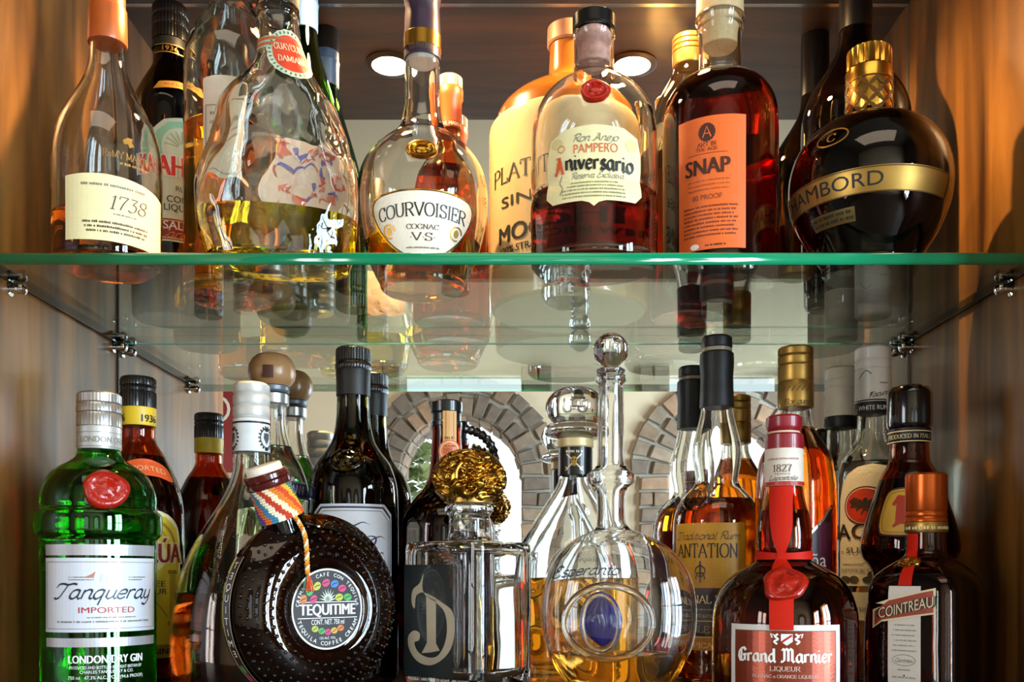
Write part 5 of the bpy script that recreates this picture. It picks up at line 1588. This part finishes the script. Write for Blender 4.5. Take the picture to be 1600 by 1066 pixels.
seal(b, 1090, 775, 23, 23, glass((0.97, 0.97, 0.95), 1.48, bump=0), 'glass_emblem', lift=.004, wobble=0)
d = b.decal(1104, 905)
GL = pbr('c48d1e', 0.5, vary=.06)
MAR = pbr('3a1512', .45)
d.rect(-64, -16, 62, 88, GL); d.rect(-64, -112, 62, -16, pbr('2a1613', .45)); d.rect(-64, -20, 62, -14, MAR, 1); d.rect(-64, -112, 62, -92, pbr('b87a1c', .5), 1)
d.text('\u2020Traditional \u2020Rum', -4, 62, 12, BROWN_INK, 'script', 108); d.text('PLANTATION', -14, 34, 21, BLACK_INK, 'serif', 128)
for sx in (-1, 1): d.line([(-10, 22), (-10 + sx * 7, 17), (-10 + sx * 8, 11)], 2, BLACK_INK, 2); d.line([(-10, 2), (-10 + sx * 6, 7), (-10 + sx * 7, 0)], 2, BLACK_INK, 2)
d.line([(-10, 28), (-10, -6)], 3, BLACK_INK, 2); d.line([(-18, 9), (-2, 9)], 2, BLACK_INK, 2)
d.text('ORIGINAL DARK', -4, -38, 12, CREAM, 'serif', 122); d.dashes(-30, 50, -49, 2.6, GREY_INK, 2, 4); d.text('Artisanal Rum', 6, -60, 7, GREY_INK, 'script', 64); d.line([(-64, -66), (62, -66)], 1, GOLD_INK, 2)
d.text('DOUBLE AGED', -2, -84, 10, GREY_INK, 'serif', 110); d.line([(-64, -91), (62, -91)], 1.4, CREAM, 2); d.text('TROPICAL BAR', 0, -108, 8, CREAM, 'serif', 100)
d.build('label', b.root)

# --- gold-capped rum with dark swoosh label
b = Bottle('amber_rum_bottle', 'amber rum bottle with tall embossed gold cap and dark swoosh label, behind the red-ribboned bottle', 'bottle', 1243, 0.928, Z0,
           [(636, 21), (642, 22.5), (656, 24), (670, 29), (684, 37), (700, 46), (716, 54), (735, 58), (760, 61), (800, 62), (1060, 62)], group=LOW)
b.wall_top(G_CLEAR, 0.003)
b.fill(672, glass((0.94, 0.43, 0.06), 1.36, bump=0))
b.cap('cap', [(544, 25.5), (547, 27), (556, 27), (558, 25.8), (560, 27), (570, 27), (572, 26), (574, 27.2), (596, 27.2), (598, 26.4), (600, 27.4), (636, 27.4), (639, 26.2)], GOLD_DULL)
d = b.decal(1243, 618, r=27.8 * b.k); d.text('\u2020Flor \u2020Cana', 2, -13, 9, BROWN_INK, 'script', 46, layer=0); [d.line([(-22 + 8 * i, 8), (-16 + 8 * i, 16)], 1, BROWN_INK, 0) for i in range(6)]; d.build('cap_lettering', b.root)
d = b.decal(1250, 900)
d.poly([(-58, -100), (58, -100), (58, 108), (50, 104), (38, 88), (16, 66), (-10, 50), (-34, 42), (-58, 40)], pbr('2a1220', .35)); d.line([(58, 108), (50, 104), (38, 88), (16, 66), (-10, 50), (-34, 42), (-58, 40)], 4, SILVER, 1); d.rect(28, -60, 56, 84, pbr('5a1a34', .35), 1)
d.text('Ca\u00f1a', 12, 14, 22, WHITE_INK, 'sans', 62, layer=3); d.text('FLOR DE', -14, 40 - 4, 8, WHITE_INK, 'serif', 40, layer=3)
d.build('label', b.root)

# --- orange cognac liqueur with red ribbon
b = Bottle('orange_liqueur_bottle', 'brown bulbous bottle with red ribbon, red wax seal and white-bordered copper label', 'bottle', 1225, 0.83, Z0,
           [(690, 27), (704, 27.5), (745, 28), (762, 29), (782, 32), (803, 37), (825, 41), (845, 42.5), (858, 41.5), (868, 39), (874, 40), (880, 47), (888, 62), (898, 78), (912, 92), (930, 102), (955, 109), (990, 111), (1080, 111)], group=LOW)
b.wall_top(glass((0.84, 0.52, 0.22), 1.48), 0.0032, 0.01)
b.fill(800, glass((0.74, 0.34, 0.11), 1.36, bump=0))
REDC = pbr('8f1220', 0.35, coat=.4)
b.cap('cap', [(651, 25), (654, 27.5), (668, 27.5), (674, 25), (677, 22)], REDC)
b.cap('cap_gap', [(675, 24), (677, 24.5), (680, 24.5)], pbr('d8c8a8', .6))
b.cap('collar', [(679, 27), (682, 29.5), (701, 29.5), (704, 29)], REDC)
b.cap('neck_paper', [(702, 29), (704, 29.4), (757, 29.8), (761, 29.4)], pbr('e6d8c8', .55))
d = b.decal(1223, 730, r=30 * b.k); d.text('1827', 0, -7, 11, BROWN_INK, 'serif', 30, layer=0); d.dashes(-26, 26, 12, 3, pbr('b08a78', .5), 0, 4); d.text('FRANCE', 0, -12, 3, GREY_INK, 'sans', 24, layer=0); d.text('Lapostolle', 0, -20, 7, BROWN_INK, 'script', 46, layer=0); d.rect(-48, -28, 48, -22, pbr('b8301c', .4), 0); d.build('paper_print', b.root)
RIB = pbr('c41c04', 0.6, spec=.2, vary=.05, nscale=500)


def ribbon(b, pts, name='ribbon', mat=RIB, off=.0012, thick=.0006):
    """a strip of ribbon following the bottle: (py, centre px, half width px, extra lift m) rows"""
    rows = catmull(pts, 6)
    v, f = [], []
    K = 8
    for py, cx_, hw, lift in rows:
        t0, z, s = b.front(cx_, py)
        R = b.rad(z)
        for j in range(K + 1):
            u = -1 + 2 * j / K
            t = t0 + u * hw * s / R
            for th_ in (0, thick):
                q = R + off + lift + th_
                v.append((q * sin(t), -q * cos(t), z))
    W2 = 2 * (K + 1)
    n = len(rows)
    for i in range(n - 1):
        for j in range(K):
            a, c = i * W2 + 2 * j, (i + 1) * W2 + 2 * j
            f.append((a + 1, a + 3, c + 3, c + 1)); f.append((a, c, c + 2, a + 2))
        a, c = i * W2, (i + 1) * W2
        f.append((a, a + 1, c + 1, c)); f.append((a + W2 - 2, c + W2 - 2, c + W2 - 1, a + W2 - 1))
    return mesh_obj(name, v, f, mat, b.root, fix=False, sharp=70)


ribbon(b, [(760, 1221, 17, 0), (790, 1220, 17, 0), (820, 1221, 16, 0), (845, 1221, 12, .0005), (862, 1221, 6, .001), (871, 1221, 4, .0015)])
ribbon(b, [(868, 1222, 4, .002), (876, 1221, 8, .002), (888, 1222, 14, .0016), (896, 1224, 15, .001)])
ribbon(b, [(915, 1222, 17, 0), (940, 1221, 18, 0), (985, 1221, 18, 0)])
g = Geo()
zz0, zz1 = b.zc(862), b.zc(876)
pts = [(39.5 + 2) * b.k for _ in range(1)]
v, f = [], []
for k in range(64):
    a = 2 * pi * k / 64
    for z, ro in ((b.zc(863 + 2 * cos(a * 2)), .0022), (b.zc(868), .003), (b.zc(875), .0026)):
        R = b.rad(z) + ro - .0008
        v.append((R * sin(a), -R * cos(a), z))
f = [(3 * k + j, 3 * ((k + 1) % 64) + j, 3 * ((k + 1) % 64) + j + 1, 3 * k + j + 1) for k in range(64) for j in range(2)]
rt = mesh_obj('ribbon_tie', v, f, RIB, b.root)
seal(b, 1226, 910, 33, 27, WAX, lift=.005, wobble=.08)
d = b.decal(1227, 1035, wide=83)
COP = pbr('8a3a24', 0.28, 0.55, vary=.05)
d.rect(-83, -75, 83, 58, pbr('dcd6d0', .45, vary=.02)); d.rect(-74, -64, 74, 48, COP, 1); d.frame(-75, -65, 75, 49, 1, BROWN_INK, 2)
d.poly([(-6, 44), (10, 44), (10, 32), (2, 26), (-6, 32)], WHITE_INK, 2); d.line([(-5, 31), (9, 42)], 3, RED_INK, 3)
for sx in (-1, 1): d.line([(2 + sx * 12, 44), (2 + sx * 16, 40), (2 + sx * 12, 36), (2 + sx * 17, 32), (2 + sx * 13, 28)], 3, WHITE_INK, 2, smooth=True); d.line([(2 + sx * 17, 42), (2 + sx * 22, 44), (2 + sx * 20, 38)], 2, WHITE_INK, 2)
d.text('\u2020Grand \u2020Marnier', 0, 0, 21, WHITE_INK, 'black', 138)
d.text('LIQUEUR', 0, -14, 7, pbr('e0c0b0', .5), 'serif', 42); d.text('COGNAC & ORANGE LIQUEUR', 0, -25, 5, pbr('e0c0b0', .5), 'serif', 92)
d.text('750 ML', -50, -48, 6, pbr('e0c0b0', .5), 'sans', 30)
d.build('label', b.root)

# --- white rum
b = Bottle('white_rum_bottle', 'clear white rum bottle with tall white cap and cream label with black bat emblem', 'bottle', 1364, 1.004, Z0,
           [(646, 22.5), (655, 23.5), (682, 25), (696, 30), (708, 39), (720, 46.5), (738, 51.5), (770, 53), (1020, 53)], group=LOW)
b.wall_top(glass((0.965, 0.985, 0.955), 1.48, bump=.25, bscale=50), 0.003)
b.fill(725, glass((0.97, 0.985, 0.97), 1.36, bump=0))
b.cap('cap', [(544, 25), (547, 27), (562, 27), (564, 26), (566, 27), (576, 27), (578, 26), (580, 27.2), (628, 27.4)], pbr('efeae0', 0.4, coat=.2))
b.cap('cap_stripe', [(628, 27.4), (629, 27.8), (645, 27.8), (648, 27)], BLACK_MATT)
d = b.decal(1364, 634, r=28.2 * b.k); d.text('\u00b7 WHITE RUM \u00b7'.replace('\u00b7', '-'), 0, -6, 7, WHITE_INK, 'sans', 56, layer=0, bold=.01); d.line([(-44, 8), (44, 8)], 1, WHITE_INK, 0); d.line([(-22, 44), (-10, 56), (-2, 50)], 1.2, BLACK_INK, 0, smooth=True); d.text('\u2020Facundo', 12, 16, 8, BLACK_INK, 'script', 40, layer=0, slope=.2); d.line([(10, 36), (24, 36)], 1, BLACK_INK, 0); d.build('cap_lettering', b.root)
d = b.decal(1364, 850, wide=48)
CRM = pbr('e0d8c0', .55, vary=.03)
d.poly([(-50, -66), (50, -66), (50, 70), (44, 96), (34, 112), (20, 122), (0, 126), (-20, 122), (-34, 112), (-44, 96), (-50, 70)], CRM); d.rect(-50, -120, 50, -76, pbr('cfcab0', .55))
d.text('BACARDI', 2, 8, 24, BLACK_INK, 'sans', 142, layer=3, bold=.02); d.text('- SUPERIOR -', 0, -14, 9, BROWN_INK, 'sans', 90, layer=3, bold=.01)
d.line([(-42, -32), (-14, -32), (-9, -29), (-4, -32), (42, -32)], 1.4, GREY_INK, 2); d.text('SUPERIOR CRAFTED RUM', 0, -44, 5, BROWN_INK, 'serif', 92, layer=3)
for x, w_ in ((-38, 9), (-24, 7), (-2, 11), (16, 7), (32, 9)): d.ell(x, -56, w_, 6, pbr('4a443a', .5), 2, 14)
d.ell(-2, -50, 5, 8, pbr('4a443a', .5), 2, 12)
d.text('1 LITRE', -20, -106, 6, BROWN_INK, 'serif', 30, layer=2)
d.build('label', b.root)
d = b.decal(1364, 850, wide=48)
d.ell(-9, 60, 30, 31, pbr('7a1a14', .5), 0, 36); d.ell(-9, 60, 27.5, 28.5, CRM, 2, 36); d.ell(-9, 60, 26, 27, pbr('b8301a', .45), 3, 36)
BAT = pbr('2a1c18', .5)
d.ell(-9, 60, 4, 8, BAT, 4, 16); d.ell(-9, 69, 3, 3.5, BAT, 4, 12)
for sx in (-1, 1):
    d.poly([(-9, 64), (-9 + sx * 6, 70), (-9 + sx * 14, 74), (-9 + sx * 21, 68), (-9 + sx * 18, 62), (-9 + sx * 19, 56), (-9 + sx * 13, 58), (-9 + sx * 11, 51), (-9 + sx * 6, 56), (-9, 54)], BAT, 4); d.line([(-9 + sx * 2, 53), (-9 + sx * 5, 46)], 1.5, BAT, 4)
d.build('bat_emblem', b.root, base=.0008)

# --- waisted hazelnut liqueur
b = Bottle('waisted_liqueur_bottle', 'dark brown waisted bottle with big black cap and yellow label bearing a red letter', 'bottle', 1421, 0.918, Z0,
           [(686, 28), (700, 29), (722, 31), (732, 36), (745, 43), (768, 51), (795, 60), (825, 68.5), (845, 72.5), (860, 73), (872, 69), (884, 60), (896, 55), (910, 55), (930, 60), (960, 66), (1060, 68)], group=LOW)
b.wall_top(glass((0.62, 0.30, 0.11), 1.48), 0.0035)
b.fill(752, glass((0.42, 0.14, 0.05), 1.36, bump=0))
b.cap('cap', [(605, 24), (607, 28), (613, 32), (618, 33.5), (662, 34), (668, 33), (671, 31)], pbr('0b0908', 0.16, coat=.8))
b.cap('neck_band', [(671, 30.5), (672, 31.2), (690, 31.2), (692, 30)], BLACK_MATT)
d = b.decal(1421, 681, r=31.6 * b.k); d.line([(-48, 8), (48, 8)], 1.6, CREAM, 0); d.line([(-48, -8), (48, -8)], 1.6, CREAM, 0); d.text('PRODUCED IN ITALY', 0, -3, 6, CREAM, 'serif', 78, layer=0); d.build('band_lettering', b.root)
d = b.decal(1412, 800)
sh_ = [(-34, -34), (-37, 10), (-30, 34), (-14, 39), (14, 39), (30, 34), (37, 10), (34, -34), (16, -38), (-16, -38)]
d.poly(catmull(sh_, 3, True), pbr('4a2a12', .5)); d.poly([(x * .93, y * .93) for x, y in catmull(sh_, 3, True)], pbr('dcae3c', 0.45, vary=.06), 1); d.line([(x * .82, y * .84) for x, y in catmull(sh_, 3, True)], 1.4, pbr('a87a1c', .5), 2, closed=True)
d.text('\u2020F', 0, -24, 50, pbr('b8381c', .5), 'black', 36, layer=3)
d.build('label', b.root)

# --- square orange liqueur with orange metal cap
b = Bottle('square_orange_liqueur_bottle', 'square brown bottle with orange metal cap, thin red ribbon and slanted red nameplate', 'bottle', 1447, 0.826, Z0,
           [(824, 28, 0), (832, 28.5, 0), (852, 29, 0), (864, 31, 0), (871, 37, 0), (878, 47, .15), (888, 57, .5), (902, 66, .85), (920, 70, 1), (950, 71, 1), (1085, 70.5, 1)], yaw=-24, sx=1, sy=1, power=5.5, group=LOW, seg=120)
b.wall_top(glass((0.70, 0.36, 0.12), 1.48), 0.0032, 0.01)
b.fill(890, glass((0.55, 0.19, 0.06), 1.36, bump=0))
CAPO = pbr('c65a1c', 0.28, 0.75, vary=.04)
b.cap('cap', [(741, 29), (744, 30.5), (798, 31), (800, 30), (803, 31), (807, 31), (809, 30), (811, 31.2), (816, 31.4)], CAPO)
b.cap('cap_skirt', [(816, 31.4), (818, 31.7), (830, 31.8), (833, 30.5)], GOLD_DULL)
d = b.decal(1447, 824, r=32.2 * b.k); d.dashes(-44, 44, -3, 5, CREAM, 0, 4); d.build('skirt_lettering', b.root)
LX = 1413
d = b.decal(LX, 1010)
d.rect(-25, -90, 25, 94, pbr('ddd4c8', .5, vary=.03))
for i in range(6): d.dashes(-15 - (i % 3) * 2, 16 + (i % 2) * 3, 32 - 8 * i, 2.2, GREY_INK, 1, 60 + i)
d.ell(0, -26 + 4, 18, 9, GREY_INK, 1); d.ell(0, -22, 17, 8, pbr('ddd4c8', .5, vary=.03), 2); d.text('Cointreau', 0, -25, 6, BROWN_INK, 'script', 28, layer=3)
d.dashes(-10, 10, -38, 2, GREY_INK, 1, 2); d.dashes(-18, 18, -50, 2.4, GREY_INK, 1, 5); d.ell(0, -46, 1.4, 1.4, BLACK_INK, 1, 8)
sl = lambda pts: [(x, y + 60 + .26 * x + .0016 * x * x * 0) for x, y in pts]
d.poly(sl([(-46, -22), (-34, -14), (44, -20), (44, 20), (-20, 20), (-42, 17), (-28, 12), (-46, 8)]), CREAM, 2); d.poly(sl([(-43, -18), (-33, -11), (41, -17), (41, 17), (-24, 17), (-30, 13), (-43, 5)]), pbr('a0381c', .45), 3)
d.text('COINTREAU', 2, 52, 17, BLACK_INK, 'sans', 80, layer=4, bold=.085, slope=.26); d.text('COINTREAU', 2, 52.4, 16.4, CREAM, 'sans', 78, layer=5, bold=.0, slope=.26)
d.build('label', b.root)
ribbon(b, [(834, 1427, 9, 0), (850, 1427, 9, 0), (862, 1426, 9, 0), (870, 1425, 9, .0005)], off=.0008)
d = b.decal(1416, 905); d.rect(-10, -10, 10, 22, RIB); d.build('ribbon_tail', b.root, base=.0014)
seal(b, 1421, 878, 17, 9, GOLD, 'gold_seal', lift=.003, wobble=0)
